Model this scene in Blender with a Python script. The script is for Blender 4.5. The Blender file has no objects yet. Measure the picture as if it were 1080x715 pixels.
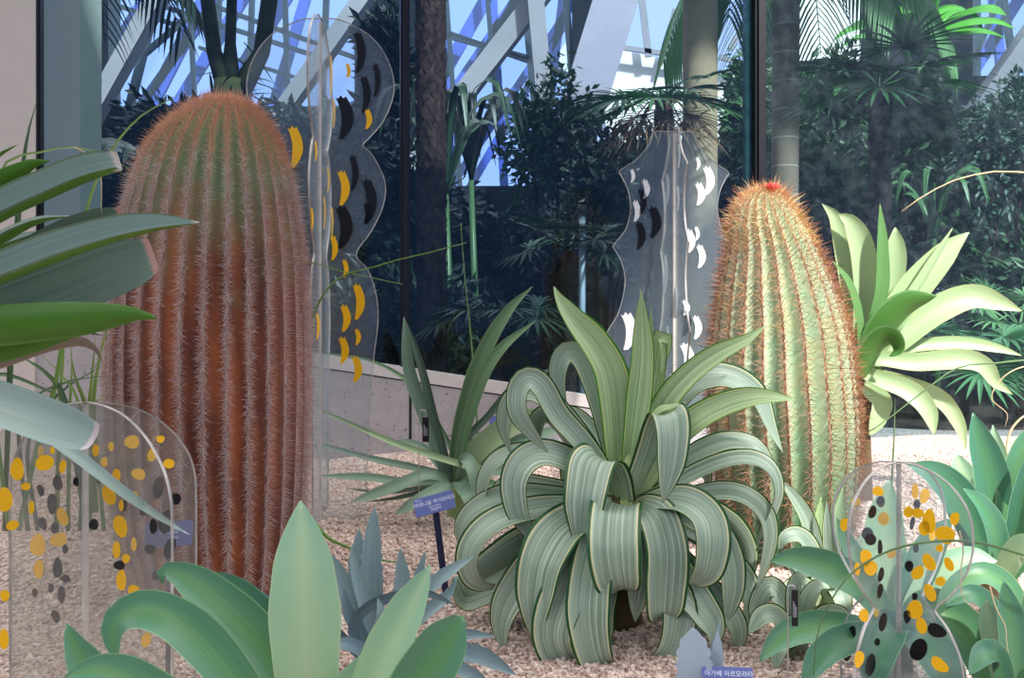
import bpy, math, random
import numpy as np
from mathutils import Vector, Matrix

SC = bpy.context.scene
COL = SC.collection
random.seed(7)
RNG = np.random.default_rng(11)

# ---------------------------------------------------------------- camera, sky, sun, exposure
F = 1100.0                       # focal length in pixels of the 1080x715 frame
EYE = 0.80                       # eye height above the gravel near the tall cactus
cam = bpy.data.cameras.new('camera')
cam.sensor_width = 36.0
cam.sensor_fit = 'HORIZONTAL'
cam.lens = 36.0 * F / 1080.0
cam.clip_start = 0.05
cam.clip_end = 200.0
cam_ob = bpy.data.objects.new('camera', cam)
COL.objects.link(cam_ob)
cam_ob.location = (0, 0, EYE)
cam_ob.rotation_euler = (math.pi / 2, 0, 0)
SC.camera = cam_ob

SC.view_settings.view_transform = 'Standard'
SC.view_settings.look = 'None'
SC.view_settings.gamma = 1.0
SC.view_settings.use_curve_mapping = False
SC.view_settings.exposure = 0.28

SKY_TOP = (2.6, 2.53, 2.47)           # bright hazy glass roof overhead
SKY_AHEAD = (0.78, 0.92, 1.6)        # open sky low in the direction of view
SKY_BEHIND = (0.055, 0.16, 0.42)     # blue shade of the greenhouse behind the viewer
SKY_GROUND = (0.05, 0.06, 0.055)
wd = bpy.data.worlds.new('sky')
SC.world = wd
wd.use_nodes = True
nt = wd.node_tree
bg = nt.nodes['Background']
tc = nt.nodes.new('ShaderNodeTexCoord')
sx = nt.nodes.new('ShaderNodeSeparateXYZ')
nt.links.new(tc.outputs['Generated'], sx.inputs[0])
mr = nt.nodes.new('ShaderNodeMapRange')
mr.inputs[1].default_value = -1.0
mr.inputs[2].default_value = 1.0
nt.links.new(sx.outputs['Z'], mr.inputs[0])
def sky_ramp(low):
    rp = nt.nodes.new('ShaderNodeValToRGB')
    nt.links.new(mr.outputs[0], rp.inputs[0])
    e = rp.color_ramp.elements
    e[0].position, e[0].color = 0.47, (*SKY_GROUND, 1)
    e[1].position, e[1].color = 0.76, (*SKY_TOP, 1)
    for pos in (0.51, 0.66):
        e.new(pos).color = (*low, 1)
    return rp.outputs[0]
mf = nt.nodes.new('ShaderNodeMapRange')
mf.inputs[1].default_value = -0.15
mf.inputs[2].default_value = 0.35
nt.links.new(sx.outputs['Y'], mf.inputs[0])
mxw = nt.nodes.new('ShaderNodeMix')
mxw.data_type = 'RGBA'
nt.links.new(mf.outputs[0], mxw.inputs[0])
nt.links.new(sky_ramp(SKY_BEHIND), mxw.inputs[6])
nt.links.new(sky_ramp(SKY_AHEAD), mxw.inputs[7])
nt.links.new(mxw.outputs[2], bg.inputs['Color'])
bg.inputs['Strength'].default_value = 1.0

sun = bpy.data.lights.new('sun', 'SUN')
sun.energy = 6.2
sun.angle = math.radians(3.0)
sun.color = (1.0, 0.975, 0.93)
sun_ob = bpy.data.objects.new('sun', sun)
COL.objects.link(sun_ob)
SUN_DIR = Vector((-0.38, 0.62, -0.69)).normalized()      # the way the light travels
sun_ob.rotation_euler = SUN_DIR.to_track_quat('-Z', 'Y').to_euler()
sun_ob.location = (3, -4, 8)

# ---------------------------------------------------------------- helpers
def P(px, py, Y):
    """a point seen at that place of the photograph, Y metres in front of the camera"""
    return Vector(((px - 540.0) / F * Y, Y, EYE - (py - 357.5) / F * Y))

def ground_z(x, y):
    yy = min(max(y, 1.2), 5.2)
    z = 0.005 + 0.15 * (yy - 3.3)
    z += 0.012 * math.sin(x * 2.3 + 0.7) * math.sin(y * 2.9) + 0.006 * math.sin(x * 6.1 + y * 4.7)
    return z

def link_mesh(name, verts, faces, mats=None, parent=None, uvs=None, smooth=True, midx=None, origin=None):
    me = bpy.data.meshes.new(name)
    if parent is not None and origin is None:
        origin = parent['_o'] if '_o' in parent else None
    if origin is not None:
        o_ = np.array(origin)
        verts = np.asarray(verts, dtype=float) - o_
    me.from_pydata([tuple(v) for v in verts], [], faces)
    if uvs is not None:
        lay = me.uv_layers.new(name='UVMap')
        li = np.empty(len(me.loops), dtype=np.int32)
        me.loops.foreach_get('vertex_index', li)
        lay.data.foreach_set('uv', np.asarray(uvs, dtype=np.float32)[li].ravel())
    if mats is not None:
        for m in (mats if isinstance(mats, (list, tuple)) else [mats]):
            me.materials.append(m)
    if midx is not None:
        me.polygons.foreach_set('material_index', np.asarray(midx, dtype=np.int32))
    if smooth:
        me.polygons.foreach_set('use_smooth', np.ones(len(me.polygons), dtype=bool))
    me.update()
    ob = bpy.data.objects.new(name, me)
    COL.objects.link(ob)
    if parent is not None:
        ob.parent = parent
    return ob

def tag(o, label=None, cat=None, group=None, kind=None):
    if label:
        o['label'] = label
    if cat:
        o['category'] = cat
    if group:
        o['group'] = group
    if kind:
        o['kind'] = kind
    return o

ROOTS = []
def thing(name, label, cat, loc, group=None):
    o = bpy.data.objects.new(name, None)
    COL.objects.link(o)
    o.empty_display_size = 0.05
    o.location = loc
    o['_o'] = [float(v) for v in loc]
    ROOTS.append(o)
    return tag(o, label, cat, group)

class MB:
    """collects shapes for ONE mesh"""
    def __init__(self):
        self.v, self.f, self.m = [], [], []
    def add(self, verts, faces, mi=0):
        b = len(self.v)
        self.v += [tuple(p) for p in verts]
        self.f += [tuple(i + b for i in q) for q in faces]
        self.m += [mi] * len(faces)
    def box(self, lo, hi, mi=0, M=None):
        x0, y0, z0 = lo
        x1, y1, z1 = hi
        vs = [Vector(p) for p in ((x0, y0, z0), (x1, y0, z0), (x1, y1, z0), (x0, y1, z0),
                                  (x0, y0, z1), (x1, y0, z1), (x1, y1, z1), (x0, y1, z1))]
        if M is not None:
            vs = [M @ v for v in vs]
        self.add(vs, [(3, 2, 1, 0), (4, 5, 6, 7), (0, 1, 5, 4), (1, 2, 6, 5), (2, 3, 7, 6), (3, 0, 4, 7)], mi)
    def bar(self, a, b, w, d, mi=0, up=(0, 1, 0)):
        a, b = Vector(a), Vector(b)
        t = (b - a).normalized()
        s = t.cross(Vector(up))
        if s.length < 1e-4:
            s = t.cross(Vector((1, 0, 0)))
        s.normalize()
        u = s.cross(t).normalized()
        vs = []
        for p in (a, b):
            for i, j in ((-1, -1), (1, -1), (1, 1), (-1, 1)):
                vs.append(p + s * (i * w / 2) + u * (j * d / 2))
        self.add(vs, [(3, 2, 1, 0), (4, 5, 6, 7), (0, 1, 5, 4), (1, 2, 6, 5), (2, 3, 7, 6), (3, 0, 4, 7)], mi)
    def tube(self, pts, rad, n=8, mi=0, cap=True):
        pts = [Vector(p) for p in pts]
        k = len(pts)
        rad = rad if isinstance(rad, (list, tuple)) else [rad] * k
        ref = None
        rings = []
        for i, p in enumerate(pts):
            t = (pts[min(i + 1, k - 1)] - pts[max(i - 1, 0)]).normalized()
            if ref is None:
                ref = t.cross(Vector((0, 0, 1)))
                if ref.length < 1e-3:
                    ref = t.cross(Vector((1, 0, 0)))
            ref = (ref - t * ref.dot(t)).normalized()
            u = t.cross(ref)
            rings.append([p + (ref * math.cos(a) + u * math.sin(a)) * rad[i] for a in [2 * math.pi * j / n for j in range(n)]])
        vs = [q for r in rings for q in r]
        fs = []
        for i in range(k - 1):
            for j in range(n):
                j2 = (j + 1) % n
                fs.append((i * n + j, i * n + j2, (i + 1) * n + j2, (i + 1) * n + j))
        if cap:
            fs.append(tuple(range(n - 1, -1, -1)))
            fs.append(tuple(range((k - 1) * n, k * n)))
        self.add(vs, fs, mi)
    def prism(self, outline, axis_off, mi=0):
        """outline: 3D points of a flat polygon, pushed along axis_off"""
        n = len(outline)
        o = Vector(axis_off)
        vs = [Vector(p) for p in outline] + [Vector(p) + o for p in outline]
        fs = [tuple(range(n)), tuple(range(2 * n - 1, n - 1, -1))]
        for i in range(n):
            j = (i + 1) % n
            fs.append((j, i, n + i, n + j))
        self.add(vs, fs, mi)
    def build(self, name, mats, parent=None, smooth=False):
        return link_mesh(name, self.v, self.f, mats, parent, smooth=smooth, midx=self.m)

# ---------------------------------------------------------------- materials
def srgb(r, g, b):
    def c(v):
        v /= 255.0
        return v / 12.92 if v <= 0.04045 else ((v + 0.055) / 1.055) ** 2.4
    return (c(r), c(g), c(b), 1.0)

class NM:
    def __init__(self, name, rough=0.5, spec=0.5):
        self.mat = bpy.data.materials.new(name)
        self.mat.use_nodes = True
        self.nt = self.mat.node_tree
        self.b = self.nt.nodes['Principled BSDF']
        self.b.inputs['Roughness'].default_value = rough
        self.b.inputs['Specular IOR Level'].default_value = spec
        self.out = self.nt.nodes['Material Output']
    def n(self, t, **kw):
        nd = self.nt.nodes.new('ShaderNode' + t)
        for k, v in kw.items():
            setattr(nd, k, v)
        return nd
    def l(self, a, b):
        self.nt.links.new(a, b)
    def val(self, sock, v):
        sock.default_value = v
    def math(self, op, a, b=None, clamp=False):
        nd = self.n('Math', operation=op, use_clamp=clamp)
        for i, x in enumerate((a, b)):
            if x is None:
                continue
            if isinstance(x, (int, float)):
                nd.inputs[i].default_value = x
            else:
                self.l(x, nd.inputs[i])
        return nd.outputs[0]
    def ramp(self, fac, stops, interp='LINEAR'):
        nd = self.n('ValToRGB')
        el = nd.color_ramp.elements
        nd.color_ramp.interpolation = interp
        el[0].position, el[0].color = stops[0][0], stops[0][1]
        el[1].position, el[1].color = stops[-1][0], stops[-1][1]
        for p, c in stops[1:-1]:
            q = el.new(p)
            q.color = c
        self.l(fac, nd.inputs[0])
        return nd.outputs[0]
    def mix(self, fac, a, b, mode='MIX'):
        nd = self.n('Mix', data_type='RGBA', blend_type=mode)
        for s, x in ((nd.inputs[0], fac), (nd.inputs[6], a), (nd.inputs[7], b)):
            if isinstance(x, (int, float)):
                s.default_value = x
            elif isinstance(x, tuple):
                s.default_value = x
            else:
                self.l(x, s)
        return nd.outputs[2]
    def noise(self, scale, detail=3, vec=None, rough=0.5, sc3=None):
        nd = self.n('TexNoise')
        nd.inputs['Scale'].default_value = scale
        nd.inputs['Detail'].default_value = detail
        nd.inputs['Roughness'].default_value = rough
        if vec is None:
            vec = self.n('TexCoord').outputs['Object']
        if sc3:
            mp = self.n('Mapping')
            mp.inputs['Scale'].default_value = sc3
            self.l(vec, mp.inputs[0])
            vec = mp.outputs[0]
        self.l(vec, nd.inputs['Vector'])
        return nd.outputs['Fac']
    def uv(self):
        s = self.n('SeparateXYZ')
        self.l(self.n('TexCoord').outputs['UV'], s.inputs[0])
        return s.outputs[0], s.outputs[1]
    def col(self, sock):
        self.l(sock, self.b.inputs['Base Color'])
    def bump(self, h, strength=0.3, dist=0.01):
        nd = self.n('Bump')
        nd.inputs['Strength'].default_value = strength
        nd.inputs['Distance'].default_value = dist
        self.l(h, nd.inputs['Height'])
        self.l(nd.outputs[0], self.b.inputs['Normal'])

def plain(name, c, rough=0.5, spec=0.5, var=0.0, scale=8.0, metal=0.0):
    m = NM(name, rough, spec)
    m.b.inputs['Metallic'].default_value = metal
    if var:
        f = m.noise(scale, 4)
        d = tuple(x * (1 - var) for x in c[:3]) + (1,)
        u = tuple(min(1, x * (1 + var)) for x in c[:3]) + (1,)
        m.col(m.ramp(f, [(0.3, d), (0.7, u)]))
    else:
        m.b.inputs['Base Color'].default_value = c
    return m.mat

def leaf_mat(name, base, tip=None, mid=None, edge=None, streak=0.12, rough=0.42, under=None, trans=0.12, edge_at=0.93, mott=0.18, tipc=None):
    """a leaf: base/tip colour along it, a paler midrib band, a thin margin, fine length-wise streaks, another colour below"""
    m = NM(name, rough, 0.45)
    u, v = m.uv()
    a = m.math('MULTIPLY', m.math('ABSOLUTE', m.math('SUBTRACT', u, 0.5)), 2.0)
    vt = m.math('FRACT', m.math('MULTIPLY', v, 0.999))
    c = m.ramp(vt, [(0.05, base), (0.95, tip or base)])
    if mid:
        c = m.mix(m.math('SUBTRACT', 1.0, m.math('MULTIPLY', a, 1.6), True), c, mid)
    cv = m.n('CombineXYZ')
    m.l(u, cv.inputs[0])
    m.l(v, cv.inputs[1])
    oi = m.n('ObjectInfo')
    m.l(oi.outputs['Random'], cv.inputs[2])
    st = m.noise(1.0, 3, cv.outputs[0], 0.6, (42.0, 1.1, 31.0))
    c = m.mix(m.ramp(st, [(0.35, (0, 0, 0, 1)), (0.72, (1, 1, 1, 1))]), c, m.mix(streak, c, (0.8, 0.85, 0.7, 1)))
    bl = m.noise(5.0, 4, None, 0.6)
    dk = m.mix(1.0, c, (1 - mott, 1 - mott * 0.8, 1 - mott, 1), 'MULTIPLY')
    c = m.mix(bl, c, dk)
    if edge:
        c = m.mix(m.ramp(a, [(edge_at - 0.02, (0, 0, 0, 1)), (edge_at + 0.01, (1, 1, 1, 1))]), c, edge)
    if under:
        # the lower face carries v shifted by two
        lo = m.math('GREATER_THAN', v, 1.5)
        vv = m.math('SUBTRACT', v, 2.0)
        c = m.mix(lo, c, m.mix(st, under, tuple(x * 0.75 for x in under[:3]) + (1,)))
    if tipc:
        c = m.mix(m.ramp(m.math('ADD', vt, m.math('MULTIPLY', st, 0.02)), [(0.985, (0, 0, 0, 1)), (0.995, (1, 1, 1, 1))]), c, tipc)
    m.col(c)
    if trans:
        tr = m.n('BsdfTranslucent')
        m.l(c, tr.inputs[0])
        mx = m.n('MixShader')
        mx.inputs[0].default_value = trans
        m.l(m.b.outputs[0], mx.inputs[1])
        m.l(tr.outputs[0], mx.inputs[2])
        m.l(mx.outputs[0], m.out.inputs[0])
    m.bump(st, 0.12, 0.003)
    return m.mat

def varieg_mat(name, centre, centre2, cream, green):
    """grey-green centre with pale streaks, a cream line near each margin, a dark green margin"""
    m = NM(name, 0.40, 0.45)
    u, v = m.uv()
    vt = m.math('FRACT', m.math('MULTIPLY', v, 0.999))
    a = m.math('MULTIPLY', m.math('ABSOLUTE', m.math('SUBTRACT', u, 0.5)), 2.0)
    cv = m.n('CombineXYZ')
    m.l(u, cv.inputs[0])
    m.l(v, cv.inputs[1])
    oi = m.n('ObjectInfo')
    m.l(oi.outputs['Random'], cv.inputs[2])
    st = m.noise(1.0, 3, cv.outputs[0], 0.65, (26.0, 0.7, 57.0))
    c = m.ramp(st, [(0.33, centre2), (0.53, centre), (0.70, tuple(min(1, x * 1.5) for x in centre[:3]) + (1,))])
    c = m.mix(m.math('SUBTRACT', 1.0, m.math('MULTIPLY', vt, 4.0), True), c, (0.52, 0.58, 0.30, 1))
    bl = m.noise(7.0, 4, None, 0.6)
    c = m.mix(bl, c, m.mix(1.0, c, (0.78, 0.84, 0.80, 1), 'MULTIPLY'))
    wob = m.math('ADD', a, m.math('MULTIPLY', m.math('SUBTRACT', st, 0.5), 0.05))
    c = m.mix(m.ramp(wob, [(0.80, (0, 0, 0, 1)), (0.84, (1, 1, 1, 1))]), c, cream)
    c = m.mix(m.ramp(wob, [(0.87, (0, 0, 0, 1)), (0.89, (1, 1, 1, 1))]), c, green)
    m.col(c)
    tr = m.n('BsdfTranslucent')
    m.l(c, tr.inputs[0])
    mx = m.n('MixShader')
    mx.inputs[0].default_value = 0.10
    m.l(m.b.outputs[0], mx.inputs[1])
    m.l(tr.outputs[0], mx.inputs[2])
    m.l(mx.outputs[0], m.out.inputs[0])
    m.bump(st, 0.18, 0.003)
    return m.mat

def clear_mat(name, tint, gloss=1.0, haze=0.0, haze_col=(0.6, 0.62, 0.62, 1), ior=1.5, rough=0.0, dirt=0.0):
    """clear sheet: see-through, a Fresnel reflection, and a little haze and dust mixed in as diffuse colour"""
    m = NM(name)
    tr = m.n('BsdfTransparent')
    tr.inputs[0].default_value = tint
    gl = m.n('BsdfGlossy')
    gl.inputs['Roughness'].default_value = rough
    gl.inputs['Color'].default_value = (gloss, gloss, gloss, 1)
    fr = m.n('Fresnel')
    fr.inputs['IOR'].default_value = ior
    base = tr.outputs[0]
    if haze > 0 or dirt > 0:
        df = m.n('BsdfDiffuse')
        df.inputs[0].default_value = haze_col
        mh = m.n('MixShader')
        if dirt > 0:
            d = m.noise(14.0, 6, None, 0.7)
            f = m.math('ADD', m.math('MULTIPLY', m.ramp(d, [(0.45, (0, 0, 0, 1)), (0.8, (1, 1, 1, 1))]), dirt), haze)
            m.l(f, mh.inputs[0])
        else:
            mh.inputs[0].default_value = haze
        m.l(base, mh.inputs[1])
        m.l(df.outputs[0], mh.inputs[2])
        base = mh.outputs[0]
    mx = m.n('MixShader')
    ge = m.n('NewGeometry')
    m.l(m.math('MULTIPLY', fr.outputs[0], m.math('SUBTRACT', 1.0, ge.outputs['Backfacing'])), mx.inputs[0])
    m.l(base, mx.inputs[1])
    m.l(gl.outputs[0], mx.inputs[2])
    m.l(mx.outputs[0], m.out.inputs[0])
    return m.mat

# ---------------------------------------------------------------- leaves
PROF = {
    'lance': [(0, .62), (.15, .70), (.5, 1), (.75, .82), (.9, .42), (1, .02)],
    'strap': [(0, .72), (.3, .95), (.6, 1), (.82, .78), (.93, .40), (1, .03)],
    'bluntcurl': [(0, .6), (.35, 1), (.72, 1.02), (.88, .88), (.96, .6), (1, .25)],
    'blunt': [(0, .7), (.5, 1), (.88, .98), (.97, .8), (1, .62)],
    'grass': [(0, 1), (.5, .85), (.85, .4), (1, .05)],
    'acu': [(0, .55), (.3, .85), (.58, 1), (.8, .78), (.93, .36), (1, .02)],
    'round': [(0, .55), (.35, .9), (.6, 1), (.82, .88), (.93, .55), (1, .05)],
}

def catmull(pts, n):
    pts = [np.array(p, dtype=float) for p in pts]
    p = [2 * pts[0] - pts[1]] + pts + [2 * pts[-1] - pts[-2]]
    seg = [np.linalg.norm(pts[i + 1] - pts[i]) for i in range(len(pts) - 1)]
    cum = np.concatenate([[0], np.cumsum(seg)])
    out = []
    for s in np.linspace(0, cum[-1], n):
        i = min(int(np.searchsorted(cum, s, side='right')) - 1, len(seg) - 1)
        t = (s - cum[i]) / max(seg[i], 1e-9)
        a, b, c, d = p[i], p[i + 1], p[i + 2], p[i + 3]
        out.append(0.5 * ((2 * b) + (-a + c) * t + (2 * a - 5 * b + 4 * c - d) * t * t + (-a + 3 * b - 3 * c + d) * t ** 3))
    return np.array(out)

def leaf_geo(pts, W, prof='lance', az=None, face=0.0, chan=0.16, thick=0.10, n=26, m=7, teeth=0, wave=0.0, vee=0.0):
    """pts: 3D centre line; W: full width (m); az: azimuth (deg) of the plane it arches in; face: how far (0..1) the
    blade is rolled about its own line towards the viewer's side, negative shows its lower face"""
    C = catmull(pts, n)
    if az is None:
        d = C[-1] - C[0]
        hx, hy = d[0], d[1]
        if math.hypot(hx, hy) < 1e-3:
            hx, hy = 1, 0
    else:
        hx, hy = math.cos(math.radians(az)), math.sin(math.radians(az))
    h = np.array([-hy, hx, 0.0])
    h /= np.linalg.norm(h)
    T = np.gradient(C, axis=0)
    T /= np.maximum(np.linalg.norm(T, axis=1, keepdims=True), 1e-9)
    Wv = h - T * (T @ h)[:, None]
    Wv /= np.maximum(np.linalg.norm(Wv, axis=1, keepdims=True), 1e-6)
    N = np.cross(T, Wv)                     # upper side: azimuth x up
    if N[0][2] < 0 and abs(T[0][2]) < 0.9 or (abs(T[0][2]) >= 0.9 and N[0] @ np.array([hx, hy, 0]) > 0):
        N = -N
        Wv = -Wv
    if face:
        cp = np.array([0, 0, EYE])
        sgn = 1 if face > 0 else -1
        k = abs(face)
        N2 = []
        for i in range(n):
            v = cp - C[i]
            v = v - T[i] * (T[i] @ v)
            v = v / max(np.linalg.norm(v), 1e-6) * sgn
            q = N[i] * (1 - k) + v * k
            q = q - T[i] * (T[i] @ q)
            N2.append(q / max(np.linalg.norm(q), 1e-6))
        N = np.array(N2)
        for _ in range(2):
            N[1:-1] = (N[:-2] + 2 * N[1:-1] + N[2:]) / 4
        Wv = np.cross(N, T)
        Wv /= np.maximum(np.linalg.norm(Wv, axis=1, keepdims=True), 1e-6)
    pr = PROF[prof]
    ts = np.linspace(0, 1, n)
    w = np.interp(ts, [q[0] for q in pr], [q[1] for q in pr])
    for _ in range(2):
        w[1:-1] = (w[:-2] + 2 * w[1:-1] + w[2:]) / 4
    if teeth:
        w = w * (1 + 0.13 * (np.abs(((ts * teeth) % 1) - 0.5) * 4 - 1) * (ts < 0.97))
    us = np.linspace(-1, 1, m)
    V, UV, Fc = [], [], []
    for i in range(n):
        hw = W * w[i] / 2
        th = W * thick * (1 - 0.75 * ts[i]) * min(1, w[i] + 0.2)
        for u in us:
            lift = chan * W * w[i] * (u * u) + vee * W * w[i] * (math.sqrt(u * u + 0.01) - 0.1)
            if wave:
                lift += wave * W * abs(u) ** 3 * math.sin(ts[i] * 23 + (2 if u > 0 else 0))
            V.append(C[i] + Wv[i] * hw * u + N[i] * lift)
            UV.append(((u + 1) / 2, ts[i]))
        for u in us[1:-1]:
            lift = chan * W * w[i] * (u * u) + vee * W * w[i] * (math.sqrt(u * u + 0.01) - 0.1) - th * (1 - u * u) ** 0.7
            if wave:
                lift += wave * W * abs(u) ** 3 * math.sin(ts[i] * 23 + (2 if u > 0 else 0))
            V.append(C[i] + Wv[i] * hw * u + N[i] * lift)
            UV.append(((u + 1) / 2, 2 + ts[i]))
    k = m + m - 2
    ring = list(range(m)) + list(range(m + m - 3, m - 1, -1))      # top left..right, then below right..left
    for i in range(n - 1):
        for j in range(k):
            a, b = ring[j], ring[(j + 1) % k]
            Fc.append((i * k + a, (i + 1) * k + a, (i + 1) * k + b, i * k + b))
    Fc.append(tuple(q for q in ring))
    Fc.append(tuple((n - 1) * k + q for q in reversed(ring)))
    return V, Fc, UV

def sharp_margins(me, m=7):
    """a crisp edge where the upper face of a blade meets the lower one"""
    k = m + m - 2
    n = len(me.edges)
    ev = np.empty(n * 2, dtype=np.int32)
    me.edges.foreach_get('vertices', ev)
    ev = ev.reshape(-1, 2) % k
    sh = ((ev[:, 0] == 0) & (ev[:, 1] == 0)) | ((ev[:, 0] == m - 1) & (ev[:, 1] == m - 1))
    at = me.attributes.new('sharp_edge', 'BOOLEAN', 'EDGE')
    at.data.foreach_set('value', sh)

def add_leaf(root, Y0, trace, W_px, mat, prof='lance', az=None, face=0.3, name='leaf', label=None, **kw):
    """trace: [(px, py, depth offset)]; W_px: width in pixels at the plant's distance"""
    pts = [P(x, y, Y0 + d) for x, y, d in trace]
    V, Fc, UV = leaf_geo(pts, W_px * Y0 / F, prof, az, face, **kw)
    o = link_mesh(name, V, Fc, mat, root, UV)
    sharp_margins(o.data)
    if label:
        o['label'] = label
    return o

# ---------------------------------------------------------------- setting: gravel bed, kerb wall, glass front, hall beyond
def wall_xy(px, off=0.0):
    """a point of the glass line seen at that image column; off moves it towards the hall behind"""
    k = (px - 540.0) / F
    Y = 5.1228 / (1 - 0.159 * k)
    return Vector((k * Y - off * 0.157, Y + off * 0.987, 0))
WD = Vector((0.987, 0.157, 0))
WN = Vector((-0.157, 0.987, 0))
_za = P(339, 373, wall_xy(339).y)
_zb = P(916, 461, wall_xy(916).y)
def sill_z(x):
    return _za.z + (x - _za.x) * (_zb.z - _za.z) / (_zb.x - _za.x)

# materials of the setting
def gravel_mat():
    m = NM('gravel', 0.9, 0.2)
    o = m.n('TexCoord').outputs['Object']
    vo = m.n('TexVoronoi')
    vo.inputs['Scale'].default_value = 95.0
    m.l(o, vo.inputs['Vector'])
    s = m.n('SeparateXYZ')
    m.l(vo.outputs['Color'], s.inputs[0])
    c = m.ramp(s.outputs[0], [(0.0, srgb(136, 112, 102)), (0.35, srgb(200, 178, 168)), (0.7, srgb(224, 206, 196)), (1.0, srgb(176, 150, 138))])
    big = m.noise(2.2, 4)
    c = m.mix(m.ramp(big, [(0.42, (0, 0, 0, 1)), (0.75, (0.6, 0.6, 0.6, 1))]), c, srgb(168, 140, 126))
    m.col(c)
    m.bump(vo.outputs['Distance'], 0.9, 0.006)
    return m.mat
M_GRAVEL = gravel_mat()
def stone_mat():
    m = NM('gravel_stone', 0.85, 0.25)
    o = m.n('TexCoord').outputs['Object']
    vo = m.n('TexVoronoi')
    vo.inputs['Scale'].default_value = 70.0
    m.l(o, vo.inputs['Vector'])
    s = m.n('SeparateXYZ')
    m.l(vo.outputs['Color'], s.inputs[0])
    m.col(m.ramp(s.outputs[0], [(0.0, srgb(150, 124, 114)), (0.25, srgb(212, 190, 180)), (0.6, srgb(236, 220, 210)), (0.85, srgb(218, 188, 174)), (1.0, srgb(190, 178, 172))]))
    return m.mat
M_STONE = stone_mat()
def concrete_mat(name, c, scale=9.0, pits=True, var=0.12):
    m = NM(name, 0.85, 0.25)
    f = m.noise(scale, 6, None, 0.65)
    k = m.ramp(f, [(0.3, tuple(x * (1 - var) for x in c[:3]) + (1,)), (0.7, tuple(min(1, x * (1 + var)) for x in c[:3]) + (1,))])
    if pits:
        g = m.noise(70.0, 2, None, 0.5)
        k = m.mix(m.ramp(g, [(0.66, (0, 0, 0, 1)), (0.70, (1, 1, 1, 1))]), k, tuple(x * 0.35 for x in c[:3]) + (1,))
    m.col(k)
    m.bump(f, 0.2, 0.01)
    return m.mat
M_KERB = concrete_mat('kerb_concrete', srgb(172, 166, 168))
M_CAP = concrete_mat('cap_stone', srgb(205, 198, 196), 14, False, 0.06)
M_PLASTER = concrete_mat('plaster', srgb(204, 195, 188), 3, False, 0.04)
M_PATH = concrete_mat('path_concrete', srgb(92, 84, 78), 4, False, 0.15)
M_FRAME = plain('black_frame', srgb(22, 20, 26), 0.35, 0.5)
M_JOINT = plain('joint', srgb(30, 26, 26), 0.9)
M_PANE = clear_mat('window_glass', (0.74, 0.84, 0.88, 1), 1.0, 0.004, (0.45, 0.58, 0.75, 1), 1.5, 0.0, 0.014)
M_PANED = clear_mat('dusty_window_glass', (0.74, 0.84, 0.88, 1), 1.0, 0.008, (0.55, 0.64, 0.72, 1), 1.5, 0.0, 0.04)
M_GEDGE = plain('glass_edge', srgb(44, 78, 66), 0.15, 0.5, 0.3, 20)
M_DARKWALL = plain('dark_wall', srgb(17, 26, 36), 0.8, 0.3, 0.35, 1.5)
M_HALLFLOOR = plain('soil', srgb(52, 44, 36), 0.95, 0.2, 0.4, 5)
M_SHADESLAB = plain('shade_slab', srgb(205, 208, 212), 0.7, 0.3)
M_HALLROOF = plain('hall_roof', srgb(70, 80, 92), 0.8, 0.3)

# floor: the gravel bed, rising towards the glass
xs = np.linspace(-3.2, 3.4, 110)
ys = np.concatenate([np.linspace(1.0, 5.9, 100)])
V = [(x, y, ground_z(x, y)) for y in ys for x in xs]
nx = len(xs)
Fq = [(j * nx + i, j * nx + i + 1, (j + 1) * nx + i + 1, (j + 1) * nx + i) for j in range(len(ys) - 1) for i in range(nx - 1)]
tag(link_mesh('floor', V, Fq, M_GRAVEL), kind='structure')
b = MB()
b.box((-6, -7, -0.60), (6.5, 1.02, -0.50))
tag(b.build('floor_path', M_PATH), kind='structure')

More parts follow.
